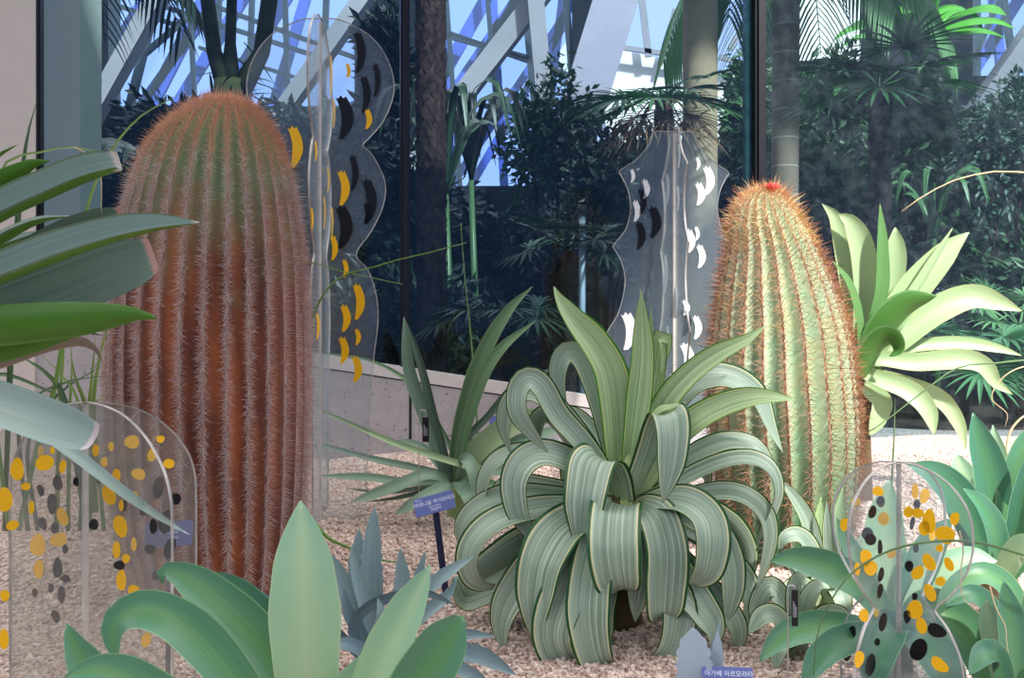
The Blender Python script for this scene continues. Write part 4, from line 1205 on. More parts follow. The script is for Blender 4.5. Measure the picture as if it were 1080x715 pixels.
# ---- agave leaning out behind the green cactus
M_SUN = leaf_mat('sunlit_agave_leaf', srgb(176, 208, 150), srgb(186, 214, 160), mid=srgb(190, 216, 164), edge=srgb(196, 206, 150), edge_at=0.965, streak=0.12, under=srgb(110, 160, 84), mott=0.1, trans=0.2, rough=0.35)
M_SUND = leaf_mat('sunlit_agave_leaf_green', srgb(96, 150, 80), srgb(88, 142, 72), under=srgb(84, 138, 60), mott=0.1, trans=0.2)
YQ = 4.25
rows = [
 ([(905, 395, .0), (905, 340, .0), (898, 290, .0), (889, 250, .0), (880, 228, .0), (867, 215, .0)], 28, 'acu', 180, .9),
 ([(907, 395, -.03), (911, 345, -.04), (914, 300, -.05), (908, 258, -.05), (897, 234, -.05), (884, 226, -.05)], 27, 'round', 180, .9),
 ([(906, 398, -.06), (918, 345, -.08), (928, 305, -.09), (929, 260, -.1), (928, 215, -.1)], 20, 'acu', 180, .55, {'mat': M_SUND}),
 ([(908, 395, .04), (930, 335, .05), (941, 290, .06), (945, 262, .06), (944, 240, .06)], 27, 'round', 60, .9),
 ([(910, 395, -.02), (937, 342, -.02), (964, 305, -.02), (990, 275, -.02), (1006, 258, -.02), (1022, 245, -.02)], 34, 'acu', 0, .9),
 ([(910, 395, -.05), (946, 335, -.06), (976, 288, -.07), (1005, 240, -.08)], 11, 'acu', 0, .7),
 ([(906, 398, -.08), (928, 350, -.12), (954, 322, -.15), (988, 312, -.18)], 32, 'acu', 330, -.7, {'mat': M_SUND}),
 ([(909, 395, .0), (950, 358, .0), (990, 327, .0), (1024, 313, .0), (1050, 318, .0), (1078, 328, .0)], 30, 'acu', 0, .85),
 ([(905, 397, -.1), (920, 368, -.13), (937, 356, -.16), (946, 368, -.18), (938, 376, -.18)], 30, 'acu', 320, -.5, {'mat': M_SUND}),
 ([(905, 392, .03), (940, 372, .03), (974, 364, .03), (1016, 362, .03), (1050, 367, .03), (1078, 375, .03)], 15, 'acu', 0, .8),
 ([(906, 392, -.04), (925, 379, -.05), (966, 382, -.06), (1015, 379, -.08), (1038, 386, -.09), (1050, 403, -.09), (1068, 416, -.09)], 22, 'acu', 350, .85),
 ([(904, 390, -.06), (934, 402, -.1), (960, 413, -.13), (978, 432, -.15), (986, 459, -.16)], 22, 'acu', 330, .8),
 ([(905, 390, .02), (950, 403, .02), (990, 420, .02), (1010, 445, .02), (1019, 475, .02)], 19, 'acu', 0, .8),
 ([(903, 393, -.02), (917, 412, -.04), (929, 423, -.05), (925, 442, -.06), (917, 460, -.06)], 22, 'acu', 330, .7),
 ([(904, 395, -.08), (906, 345, -.1), (896, 302, -.1), (878, 275, -.1)], 14, 'acu', 180, .5, {'mat': M_SUND}),
 ([(903, 395, .06), (890, 350, .12), (880, 320, .18), (865, 310, .2)], 26, 'acu', 130, .4),
]
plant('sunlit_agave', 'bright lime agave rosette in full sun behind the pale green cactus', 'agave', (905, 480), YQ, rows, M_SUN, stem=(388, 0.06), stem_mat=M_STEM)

# ---- soft agave at the right edge
YT = 3.1
rows = [
 ([(1048, 610, .0), (1050, 550, .0), (1044, 500, .0), (1033, 462, .0), (1026, 435, .0)], 38, 'acu', 180, .8, {'mat': M_ATTT}),
 ([(1055, 605, .06), (1058, 530, .08), (1052, 480, .1), (1047, 448, .1)], 26, 'acu', 90, .85, {'mat': M_ATTL}),
 ([(1052, 610, -.02), (1066, 540, -.02), (1080, 480, -.02), (1096, 440, -.02)], 34, 'acu', 0, .8, {'mat': M_ATT}),
 ([(1040, 610, .1), (1026, 540, .12), (1015, 500, .13), (1008, 478, .14)], 30, 'round', 150, .85, {'mat': M_ATTL}),
 ([(1040, 612, -.04), (1026, 560, -.05), (1006, 520, -.06), (982, 499, -.07), (957, 490, -.07)], 40, 'acu', 190, .75, {'mat': M_ATTT}),
 ([(1054, 612, -.08), (1050, 565, -.12), (1036, 535, -.14), (1016, 515, -.15)], 26, 'acu', 230, .6, {'mat': M_ATTT}),
 ([(1058, 612, -.05), (1072, 565, -.07), (1084, 510, -.08), (1090, 470, -.08)], 26, 'acu', 330, .7, {'mat': M_ATTT}),
 ([(1060, 612, .0), (1090, 570, .0), (1120, 545, .0), (1150, 560, .0)], 34, 'acu', 0, .7, {'mat': M_ATT}),
 ([(1056, 615, -.1), (1070, 590, -.16), (1085, 580, -.22), (1100, 600, -.26)], 34, 'acu', 310, .6, {'mat': M_ATTL}),
]
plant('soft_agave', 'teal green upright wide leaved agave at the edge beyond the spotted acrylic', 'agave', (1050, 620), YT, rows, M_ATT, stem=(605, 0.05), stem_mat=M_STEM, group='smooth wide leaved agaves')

# ---- soft agave whose rosette shows through the acrylic cactus
YV = 2.68
rows = [
 ([(945, 668, .0), (912, 622, .0), (874, 600, .0), (838, 590, .0), (812, 592, .0)], 38, 'acu', 180, .75, {'mat': M_ATT}),
 ([(942, 672, -.06), (900, 664, -.1), (858, 662, -.13), (824, 674, -.15), (801, 698, -.16)], 34, 'acu', 200, .7, {'mat': M_ATT}),
 ([(950, 668, -.05), (978, 640, -.08), (1008, 655, -.11), (1032, 690, -.13), (1042, 735, -.14)], 44, 'acu', 330, .75, {'mat': M_ATT}),
 ([(948, 672, -.1), (966, 668, -.18), (992, 700, -.25), (1012, 745, -.28)], 42, 'acu', 300, .6, {'mat': M_ATTT}),
 ([(944, 668, .06), (936, 610, .1), (932, 560, .12), (938, 506, .12)], 46, 'acu', 100, .85, {'mat': M_ATTL}),
 ([(950, 668, .03), (968, 610, .05), (985, 572, .06), (1004, 546, .06)], 38, 'acu', 0, .8, {'mat': M_ATTT}),
 ([(942, 668, .04), (914, 610, .06), (893, 572, .08), (882, 545, .08)], 24, 'acu', 180, .7, {'mat': M_ATT}),
 ([(950, 668, .02), (985, 612, .03), (1020, 590, .03), (1052, 592, .03)], 34, 'acu', 0, .7, {'mat': M_ATTL}),
 ([(944, 672, -.12), (938, 660, -.22), (925, 690, -.3), (918, 735, -.32)], 40, 'acu', 255, .5, {'mat': M_ATTT}),
 ([(942, 672, -.08), (905, 672, -.16), (870, 690, -.22), (845, 725, -.25)], 34, 'acu', 215, .6, {'mat': M_ATTT}),
]
plant('soft_agave', 'wide leaved green agave spreading behind the round spotted acrylic panels', 'agave', (945, 690), YV, rows, M_ATT, stem=(665, 0.05), stem_mat=M_STEM, group='smooth wide leaved agaves')

# ---- soft agave in the bottom corner
YW = 2.5
rows = [
 ([(1060, 740, .0), (1045, 675, .0), (1040, 640, -.01), (1022, 628, -.02), (995, 640, -.03)], 30, 'acu', 190, .6, {'mat': M_ATTT}),
 ([(1070, 740, .05), (1075, 660, .06), (1062, 622, .06), (1036, 606, .05), (1005, 622, .04), (985, 655, .03)], 30, 'acu', 180, .6, {'mat': M_ATT}),
 ([(1072, 745, -.06), (1070, 690, -.09), (1064, 650, -.1), (1058, 612, -.1)], 34, 'acu', 180, .7, {'mat': M_ATTT}),
 ([(1075, 745, -.05), (1090, 680, -.06), (1100, 620, -.06), (1110, 580, -.06)], 36, 'acu', 0, .7, {'mat': M_ATT}),
 ([(1062, 742, -.03), (1052, 690, -.05), (1044, 660, -.06), (1040, 632, -.06)], 26, 'round', 200, .8, {'mat': M_ATTL}),
 ([(1064, 744, -.1), (1052, 700, -.16), (1040, 690, -.2), (1022, 712, -.24)], 30, 'acu', 220, .6, {'mat': M_ATTT}),
 ([(1076, 746, -.1), (1092, 720, -.18), (1110, 730, -.24)], 34, 'acu', 320, .6, {'mat': M_ATT}),
]
plant('soft_agave', 'low green agave in the corner with an arching teal outer leaf', 'agave', (1066, 750), YW, rows, M_ATT, group='smooth wide leaved agaves')

# ---- small variegated plant in front of the green cactus
YX = 3.15
rows = [
 ([(866, 640, .0), (862, 590, .0), (852, 550, .0), (838, 525, .0), (822, 506, .0)], 18, 'strap', 180, .8),
 ([(868, 640, .02), (867, 590, .02), (864, 560, .02), (866, 524, .02)], 18, 'lance', 100, .8, {'mat': M_VARY}),
 ([(870, 640, .0), (876, 590, .0), (884, 552, .0), (889, 514, .0)], 20, 'lance', 0, .8, {'mat': M_VARY}),
 ([(870, 640, -.03), (876, 595, -.04), (874, 560, -.05), (872, 528, -.05)], 15, 'lance', 0, .8),
 ([(866, 640, -.04), (858, 590, -.07), (844, 566, -.09), (828, 568, -.1), (822, 582, -.1)], 24, 'strap', 210, .6),
 ([(872, 640, .02), (894, 598, .02), (912, 570, .02), (928, 556, .02)], 18, 'lance', 0, .8),
 ([(872, 642, -.02), (896, 612, -.04), (918, 600, -.05), (934, 606, -.06)], 20, 'lance', 340, .7),
 ([(864, 642, .02), (846, 606, .02), (830, 592, .02), (816, 598, .02)], 22, 'strap', 180, .7),
 ([(866, 644, -.06), (850, 620, -.1), (834, 622, -.14), (822, 640, -.16)], 22, 'strap', 220, .6),
 ([(870, 644, -.06), (880, 620, -.11), (888, 632, -.15), (892, 655, -.16)], 22, 'strap', 300, .6),
]
plant('variegated_agave', 'young variegated agave with a few narrow upright leaves before the pale cactus', 'agave', (867, 645), YX, rows, M_VAR, group='variegated agaves in the gravel bed')

# ---- low dark plants filling the ground under the right-hand group
rows = [
 ([(842, 690, .0), (826, 640, .0), (812, 620, .0), (800, 640, .0), (798, 668, .0)], 26, 'strap', 180, .6),
 ([(846, 690, -.02), (838, 640, -.04), (842, 610, -.05), (858, 606, -.06)], 20, 'strap', 0, .5),
 ([(842, 692, -.05), (822, 655, -.08), (806, 650, -.1), (790, 668, -.12)], 26, 'strap', 200, .6),
 ([(848, 692, .0), (865, 655, .0), (884, 648, .0), (900, 662, .0)], 24, 'strap', 0, .6),
 ([(846, 694, -.06), (850, 668, -.12), (860, 670, -.16), (868, 695, -.18)], 24, 'strap', 300, .6),
 ([(842, 694, -.06), (832, 672, -.12), (822, 682, -.16), (818, 706, -.17)], 24, 'strap', 240, .6),
 ([(846, 690, .04), (850, 640, .06), (862, 618, .08), (876, 620, .09)], 20, 'strap', 40, .6),
]
plant('variegated_agave', 'low grey green agave beside the silver stake with a black tag', 'agave', (845, 690), 2.92, rows, M_VAR, group='variegated agaves in the gravel bed')

# ---- long single leaves and dry stalks on the right side
M_STALK = plain('dry_stalk', srgb(214, 186, 150), 0.7, 0.3, 0.15, 20)
M_GSTALK = plain('green_stalk', srgb(96, 126, 84), 0.6, 0.3, 0.2, 10)
def stalk(name, label, cat, pts, r_px, Y, mat, group=None):
    b = MB()
    q = catmull([P(x, y, Y + d) for x, y, d in pts], 30)
    n = len(q)
    b.tube([Vector(p) for p in q], [r_px * Y / F * (1 - 0.75 * i / n) for i in range(n)], 6)
    o = b.build(name, mat, None, smooth=True)
    return tag(o, label, cat, group or {'dry_stalk': 'dry straw stalks', 'green_stalk': 'thin green stalks', 'wild_grass': 'single blades of grass'}[name])
stalk('dry_stalk', 'long pale dry stalk arching in front of the palm pane', 'stalk', [(1150, 640, .0), (1160, 400, .0), (1130, 210, .0), (1075, 182, .0), (1020, 186, .0), (980, 203, .0), (951, 223, .0)], 2.2, 3.6, M_STALK)
stalk('green_stalk', 'thin dark green stalk crossing the round spotted acrylic panels', 'stalk', [(1160, 640, .0), (1120, 600, .0), (1075, 584, .0), (1030, 572, .0), (985, 571, .0), (940, 580, .0), (900, 603, .0), (875, 636, .0), (862, 670, .02), (858, 712, .04)], 2.1, 2.3, M_GSTALK)
stalk('green_stalk', 'thin dark green stalk bent below the bright lime agave leaves', 'stalk', [(1170, 560, .0), (1160, 420, .0), (1100, 383, .0), (1050, 383, .0), (1010, 388, .0), (975, 412, .0), (935, 443, .0), (915, 456, .0)], 2.0, 3.5, M_GSTALK)
stalk('green_stalk', 'upright thin stalk against the bright sunlit sill', 'stalk', [(938, 560, .0), (941, 500, .0), (943, 460, .0), (944, 420, .0)], 1.6, 4.3, M_GSTALK)
stalk('dry_stalk', 'curved straw coloured stalk beside the teal upright agave', 'stalk', [(1060, 560, .0), (1062, 510, .0), (1062, 470, .0), (1070, 448, .0), (1090, 436, .0), (1120, 450, .0)], 2.2, 3.6, M_STALK)
stalk('dry_stalk', 'short straight straw coloured stalk leaning beside the curved one', 'stalk', [(1058, 560, .0), (1066, 505, .0), (1080, 462, .0), (1096, 440, .0)], 1.8, 3.62, M_STALK)
stalk('wild_grass', 'thin upright grass blade in front of the dark blue pane', 'grass', [(506, 520, .0), (503, 440, .0), (497, 360, .0), (490, 290, .0), (486, 235, .0)], 1.8, 4.5, M_GSTALK)
stalk('wild_grass', 'long thin blade crossing the tall wavy acrylic towards the black post', 'grass', [(300, 560, .0), (312, 400, .0), (345, 305, .0), (400, 280, .0), (450, 267, .0), (492, 256, .0)], 2.0, 3.75, M_BLADE)
stalk('wild_grass', 'thin drooping blade ending beside the black post', 'grass', [(290, 560, .0), (288, 400, .0), (300, 290, .0), (322, 276, .0), (360, 286, .0), (425, 300, .0)], 1.8, 3.78, M_BLADE)
stalk('wild_grass', 'yellow green blade lying on the gravel behind the pale upright leaf', 'grass', [(322, 540, .0), (345, 566, -.02), (362, 575, -.05), (400, 590, -.1), (432, 594, -.12)], 2.2, 3.2, M_BLADE)

stalk('dry_fibre', 'curling white fibre hanging over the teal leaves by the dotted acrylic', 'fibre', [(1012, 560, .0), (1016, 580, .0), (1013, 605, .0), (1016, 630, .0), (1030, 645, .0)], 0.9, 2.36, M_STALK, 'curling dry fibres')
stalk('dry_fibre', 'looping white fibre in front of the corner agave', 'fibre', [(1044, 618, .0), (1050, 640, .0), (1060, 660, .0), (1062, 680, .0), (1066, 700, .0)], 0.9, 2.36, M_STALK, 'curling dry fibres')
stalk('dry_fibre', 'pale fibre loop hanging before the pane under the bright lime leaves', 'fibre', [(1100, 385, .0), (1075, 388, .0), (1056, 400, .0), (1046, 420, .0), (1062, 436, .0), (1060, 450, .0)], 0.9, 3.45, M_STALK, 'curling dry fibres')
stalk('dry_fibre', 'thin pale fibre hanging from the strap leaves before the grey pillar', 'fibre', [(78, 155, .0), (95, 165, .0), (106, 185, .0), (107, 225, .0)], 0.8, 2.25, M_STALK, 'curling dry fibres')

# ---------------------------------------------------------------- clear acrylic cactus figures: two interlocking sheets each, painted marks
M_ACR = clear_mat('clear_acrylic', (0.93, 0.95, 0.95, 1), 1.0, 0.075, (0.60, 0.70, 0.82, 1), 1.5, 0.02, 0.02)  # even bluish haze mixed into the whole sheet
M_ACRD = clear_mat('dusty_acrylic', (0.90, 0.91, 0.90, 1), 1.0, 0.09, (0.62, 0.58, 0.56, 1), 1.5, 0.03, 0.04)
M_ACRE = plain('acrylic_edge', srgb(196, 190, 186), 0.2, 0.6, 0.25, 14)
M_YEL = plain('yellow_paint', srgb(250, 190, 14), 0.4, 0.4)
M_BLK = plain('black_paint', srgb(12, 11, 16), 0.35, 0.4)
M_WHT = plain('white_paint', srgb(246, 246, 246), 0.45, 0.4)

class Sheet:
    """one flat sheet standing on the axis at (px, Y), turned by yaw degrees (0 = square to us, positive = its right end further away)"""
    def __init__(self, ax_px, Y, yaw):
        self.o = Vector(((ax_px - 540) / F * Y, Y, 0))
        a = math.radians(yaw)
        self.u = Vector((math.cos(a), math.sin(a), 0))
        self.n = Vector((math.sin(a), -math.cos(a), 0))         # faces us
        self.Y = Y
    def at(self, px, py):
        """where the line of sight through that pixel meets the sheet's front face"""
        d = P(px, py, 1.0) - Vector((0, 0, EYE))
        o = self.o + self.n * 0.0045
        k = (o - Vector((0, 0, EYE))).dot(self.n) / d.dot(self.n)
        return Vector((0, 0, EYE)) + d * k
    def sz(self, s, z, off=0.0):
        return self.o + self.u * s + Vector((0, 0, z)) + self.n * off

def inset_sign(o):
    return 1 if sum(o[i - 1][0] * o[i][1] - o[i][0] * o[i - 1][1] for i in range(len(o))) < 0 else -1

def sheet_mesh(root, sh, half, zmin, label=None, mats=None):
    """half: (py, px half-width) down the outline at the sheet's own distance; thin sheet with its cut edge as a second material"""
    q = [(w / F * sh.Y, EYE - (py - 357.5) / F * sh.Y) for py, w in half]
    q = [(float(a), float(c)) for a, c in catmull([(a, c, 0) for a, c in q], len(q) * 5)[:, :2]]
    q.append((q[-1][0], zmin))
    out = [(a, z) for a, z in q] + [(-a, z) for a, z in reversed(q)]
    out = [p for i, p in enumerate(out) if math.hypot(p[0] - out[i - 1][0], p[1] - out[i - 1][1]) > 1e-4]
    n = len(out)
    ins = []
    for i in range(n):                       # polished bevel: the faces are set in a little from the rim
        p, a_, c_ = Vector(out[i]), Vector(out[i - 1]), Vector(out[(i + 1) % n])
        d = (c_ - a_).normalized()
        ins.append(p + Vector((d.y, -d.x)) * -0.0028 * inset_sign(out))
    rings = [[sh.sz(p[0], p[1], 0.004) for p in ins], [sh.sz(p[0], p[1], 0.0015) for p in out], [sh.sz(p[0], p[1], -0.0015) for p in out], [sh.sz(p[0], p[1], -0.004) for p in ins]]
    vs = [p for r in rings for p in r]
    fs = [tuple(range(n)), tuple(range(4 * n - 1, 3 * n - 1, -1))]
    mi = [0, 0]
    for k in range(3):
        for i in range(n):
            j = (i + 1) % n
            fs.append((k * n + j, k * n + i, (k + 1) * n + i, (k + 1) * n + j))
            mi.append(1)
    o = link_mesh('panel', vs, fs, mats or [M_ACR, M_ACRE], root, smooth=False, midx=mi)
    if label:
        o['label'] = label
    sh.panel = o
    return o

M_SEAM = plain('acrylic_seam', srgb(206, 196, 188), 0.25, 0.5, 0.2, 12)
def seam(root, sh, top_py, zmin, w):
    """the bright line where the two sheets cross"""
    b = MB()
    z1 = P(540, top_py, sh.Y).z
    b.bar(sh.o + Vector((0, 0, zmin)), sh.o + Vector((0, 0, z1)), w, w, 0, tuple(sh.n))
    b.build('seam', M_SEAM, root)

def dots_mesh(root, sh, dots, mat, name, label):
    b = MB()
    for d in dots:
        x, y, rx, ry = d[:4]
        an = math.radians(d[4]) if len(d) > 4 else 0.0
        n = 18
        pts = []
        k1, k2 = random.uniform(-.08, .08), random.uniform(0, 6)
        for i in range(n):
            t = 2 * math.pi * i / n
            q = 1 + k1 * math.sin(3 * t + k2)
            ex, ey = rx * q * math.cos(t), ry * q * math.sin(t)
            pts.append(sh.at(x + ex * math.cos(an) - ey * math.sin(an), y + ex * math.sin(an) + ey * math.cos(an)))
        b = MB()
        b.prism(pts, sh.n * 0.0008)
        o = b.build(name, mat, root)
        o.parent = sh.panel                  # painted on that sheet
        o['label'] = label

def strokes_mesh(root, sh, strokes, mat, name, label):
    """brush strokes: crescents with a ragged upper end; (cx, cy, width, height, bow)"""
    b = MB()
    for s in strokes:
        x, y, w, h = s[:4]
        bow = s[4] if len(s) > 4 else w * 0.55
        n = 9
        L, R = [], []
        for i in range(n):
            t = -1 + 2 * i / (n - 1)
            ww = w * 0.5 * (1.0 - 0.62 * max(0, t) ** 2 - 0.15 * max(0, -t) ** 4)
            cx = x + bow * (1 - t * t) - bow * 0.5
            L.append((cx - ww, y + h / 2 * t + (random.uniform(-1, 1) if i in (0,) else 0)))
            R.append((cx + ww, y + h / 2 * t - (1.5 if i == 0 else 0)))
        top = []
        for k in range(1, 4):
            u = k / 4
            top.append((L[0][0] + (R[0][0] - L[0][0]) * u, L[0][1] + (R[0][1] - L[0][1]) * u + (2.2 if k % 2 else -1.5) * min(1, h / 20)))
        ring = list(reversed(L)) + top + R
        b = MB()
        b.prism([sh.at(*p) for p in ring], sh.n * 0.0008)
        o = b.build(name, mat, root)
        o.parent = sh.panel                  # painted on that sheet
        o['label'] = label

# ---- the tall wavy one behind the brown cactus
YK = 3.95
ax = P(338, 530, YK)
root = thing('acrylic_cactus', 'tall clear acrylic cactus of stacked round lobes with yellow and black brush strokes', 'sculpture', (ax.x, YK, ground_z(ax.x, YK)), 'clear acrylic cactus figures')
half = [(20, 2), (22, 22), (38, 52), (64, 71), (95, 77), (125, 67), (144, 52), (153, 44), (163, 54), (190, 67), (215, 66), (242, 54), (268, 37), (284, 49), (310, 58), (340, 60), (385, 55), (470, 50), (520, 48)]
A, Bc = Sheet(338, YK, 1), Sheet(338, YK, 91)
zf = ground_z(ax.x, YK) - 0.02
seam(root, A, 24, zf, 0.009)
sheet_mesh(root, A, half, zf)
sheet_mesh(root, Bc, half, zf)
strokes_mesh(root, A, [(311, 156, 11, 42), (367, 75, 4, 14), (388, 126, 6, 20), (362, 199, 9, 35), (352, 262, 6, 25), (364, 284, 5, 18), (378, 319, 9, 36), (364, 336, 8, 27), (377, 356, 5, 16), (362, 370, 8, 27), (376, 390, 8, 26)], M_YEL, 'yellow_stroke', 'yellow brush stroke')
strokes_mesh(root, A, [(379, 56, 9, 42), (397, 85, 6, 34), (385, 100, 8, 38), (363, 125, 13, 44), (373, 183, 7, 36), (389, 213, 11, 46), (362, 240, 13, 44), (387, 225, 7, 20)], M_BLK, 'black_stroke', 'black brush stroke')
strokes_mesh(root, Bc, [(349, 80, 2, 40), (352, 120, 2, 30), (346, 190, 2, 26), (342, 225, 2, 34), (333, 160, 2, 20), (329, 232, 2, 22), (335, 345, 3, 26), (350, 235, 2, 30)], M_YEL, 'yellow_stroke', 'yellow brush stroke')

# ---- the star-edged one between the agave and the green cactus
YK = 4.35
ax = P(711, 520, YK)
root = thing('acrylic_cactus', 'clear acrylic cactus with pointed scalloped edges and white and black brush strokes', 'sculpture', (ax.x, YK, ground_z(ax.x, YK)), 'clear acrylic cactus figures')
half = [(139, 18), (139.5, 22), (152, 26), (168, 39), (181, 58), (184, 57), (200, 49), (220, 46), (242, 51), (259, 64), (263, 63), (278, 55), (300, 52), (330, 59), (349, 70), (353, 69), (375, 60), (400, 55), (440, 50), (520, 48)]
A, Bc = Sheet(711, YK, 4), Sheet(711, YK, 94)
zf = ground_z(ax.x, YK) - 0.02
seam(root, A, 141, zf, 0.011)
sheet_mesh(root, A, half, zf)
sheet_mesh(root, Bc, half, zf)
strokes_mesh(root, A, [(667, 186, 4, 13), (681, 200, 6, 19), (671, 223, 6, 21), (736, 173, 4, 13), (747, 191, 9, 29), (738, 205, 8, 23), (728, 255, 7, 23), (735, 247, 4, 13), (739, 271, 7, 23), (663, 350, 12, 38), (723, 325, 6, 15), (735, 346, 7, 23), (724, 379, 11, 32), (709, 402, 6, 12)], M_WHT, 'white_stroke', 'white brush stroke')
strokes_mesh(root, A, [(677, 213, 7, 26), (690, 235, 10, 32), (675, 249, 8, 28), (723, 341, 8, 26)], M_BLK, 'black_stroke', 'black brush stroke')
strokes_mesh(root, Bc, [(716, 165, 2, 24), (704, 200, 3, 30), (715, 210, 2, 26), (702, 290, 3, 40), (712, 320, 3, 36), (704, 360, 2, 30)], M_WHT, 'white_stroke', 'white brush stroke')

# ---- round-topped one in front of the brown cactus
YK = 2.45
ax = P(90, 640, YK)
root = thing('acrylic_cactus', 'dome topped clear acrylic cactus with yellow and black dots before the brown cactus', 'sculpture', (ax.x, YK, ground_z(ax.x, YK)), 'clear acrylic cactus figures')
half = [(425, 2), (428, 34), (438, 70), (458, 103), (485, 128), (510, 139), (540, 142), (640, 142)]
Bs, As = Sheet(90, YK, 55.5), Sheet(90, YK, -34.5)
zf = ground_z(ax.x, YK) - 0.05
seam(root, Bs, 426, zf, 0.011)
sheet_mesh(root, Bs, half, zf, None, [M_ACRD, M_ACRE])
sheet_mesh(root, As, half, zf, None, [M_ACRD, M_ACRE])
yd = [(18, 495, 7, 12), (5, 527, 8, 13), (13, 554, 7, 5, -20), (27, 513, 5, 4), (47, 488, 10, 8, -20), (55, 475, 2.5, 4), (66, 492, 3.5, 7, 10), (33, 535, 3, 7), (5, 628, 5, 6), (4, 674, 5, 11),
      (117, 471, 3, 5), (110, 487, 3.5, 5), (142, 526, 4, 8), (141, 574, 3, 7.5), (178, 489, 6, 5), (169, 463, 4.5, 4), (160, 480, 4.5, 7, 10), (146, 500, 7.5, 6, 20), (179, 632, 4, 5), (154, 675, 5, 8, 15), (139, 466, 8, 7)]
ya = [(43, 476, 3, 6), (66, 545, 5.5, 10, -20), (40, 575, 8, 12), (62, 569, 9, 7, -20), (41, 600, 5, 10), (101, 475, 3.5, 6.5), (123, 502, 4, 8), (115, 522, 6.5, 11, -20), (128, 533, 2.5, 6), (127, 555, 7, 12, -15), (123, 580, 4, 9),
      (133, 589, 4, 5), (128, 612, 5, 11), (142, 625, 6, 9, -20), (162, 629, 5, 7), (137, 642, 9, 8, -30)]
bd = [(73, 479, 3, 5, -15), (80, 508, 3, 5), (131, 533, 3, 6), (104, 503, 3, 7), (167, 514, 6, 12, 12), (185, 526, 6, 6), (175, 550, 7.5, 13, 15), (179, 578, 5.5, 12, 15), (151, 540, 4, 4), (158, 579, 6, 5), (164, 607, 4, 5)]
ba = [(61, 509, 5, 8, -10), (43, 517, 3.5, 6.5, -15), (55, 531, 5, 11), (45, 552, 4.5, 7, -20), (58, 557, 4, 6), (61, 599, 5, 11), (69, 610, 5, 4), (54, 620, 3, 5), (65, 627, 4, 9), (37, 625, 3, 5), (59, 650, 4, 7, -20), (69, 579, 3, 5), (99, 553, 5, 6), (126, 596, 6, 5), (162, 555, 4, 8)]
dots_mesh(root, Bs, yd, M_YEL, 'yellow_dot', 'yellow painted dot')
dots_mesh(root, As, ya, M_YEL, 'yellow_dot', 'yellow painted dot')
dots_mesh(root, Bs, bd, M_BLK, 'black_dot', 'black painted dot')
dots_mesh(root, As, ba, M_BLK, 'black_dot', 'black painted dot')

# ---- lobed one in front of the green agaves
YK = 2.42
ax = P(948, 690, YK)
root = thing('acrylic_cactus', 'round lobed clear acrylic cactus with yellow and black dots among the green agaves', 'sculpture', (ax.x, YK, ground_z(ax.x, YK)), 'clear acrylic cactus figures')
half = [(488, 2), (491, 28), (504, 56), (528, 77), (560, 83), (590, 76), (614, 60), (630, 44), (637, 42), (652, 56), (680, 70), (712, 73), (760, 68)]
Cs, Ds = Sheet(948, YK, -55), Sheet(948, YK, 35)
zf = ground_z(ax.x, YK) - 0.05
seam(root, Cs, 489, zf, 0.008)
sheet_mesh(root, Cs, half, zf)
sheet_mesh(root, Ds, half, zf)
yd = [(903, 529, 5, 4.5), (891, 553, 5, 7, 10), (932, 547, 6, 7), (958, 540, 5, 6), (968, 541, 7, 5, 10), (980, 550, 7, 13), (975, 557, 6, 8), (1007, 547, 5, 7, 10), (997, 564, 9, 11, -60), (991, 578, 4, 4), (1001, 595, 4.5, 8, -25), (968, 604, 6, 8, 35), (980, 593, 6, 10, -30), (992, 613, 5.5, 5), (981, 625, 5.5, 10, -25), (924, 647, 3, 5), (965, 643, 8.5, 10), (972, 660, 5.5, 9, -15), (991, 701, 6, 11, -50), (936, 682, 2.5, 6), (940, 584, 5, 5)]
ya = [(926, 518, 6, 5, 20), (965, 518, 3.5, 8), (975, 523, 5, 8, 15), (983, 564, 3.5, 7), (913, 588, 6, 9), (918, 599, 7, 8), (906, 695, 5, 9, 10), (911, 649, 5, 7), (904, 600, 3, 7)]
bd = [(929, 529, 4.5, 6), (915, 563, 6, 7), (959, 597, 4.5, 6), (988, 665, 10.5, 7, 25), (969, 685, 9, 12, 20), (965, 629, 3, 4), (957, 650, 4, 7), (912, 670, 4, 10), (898, 667, 5, 7, 15), (893, 690, 5, 7)]
ba = [(920, 540, 4, 7, 15), (967, 532, 3.5, 5), (962, 552, 2.5, 7, 10), (918, 569, 6, 6), (928, 577, 2.5, 8), (966, 578, 3, 5), (929, 606, 3, 8, 10), (931, 656, 4, 10, 10), (925, 677, 3, 4), (918, 701, 5, 12, 8), (931, 703, 3, 5), (928, 623, 3, 8, 10)]
dots_mesh(root, Cs, yd, M_YEL, 'yellow_dot', 'yellow painted dot')
dots_mesh(root, Ds, ya, M_YEL, 'yellow_dot', 'yellow painted dot')
dots_mesh(root, Cs, bd, M_BLK, 'black_dot', 'black painted dot')
dots_mesh(root, Ds, ba, M_BLK, 'black_dot', 'black painted dot')

# ---------------------------------------------------------------- plant labels and tags
M_SIGN = plain('label_blue', srgb(92, 104, 168), 0.5, 0.4)
M_POST = plain('label_post', srgb(30, 36, 72), 0.5, 0.4)
M_TXT = plain('label_print', srgb(236, 240, 250), 0.6, 0.2)
M_TAG = plain('black_tag', srgb(16, 16, 18), 0.45, 0.4)
M_ROD = plain('steel_rod', srgb(190, 190, 190), 0.3, 0.5, 0, 8, 0.8)
M_GREYP = plain('tag_print', srgb(170, 174, 178), 0.6, 0.2)

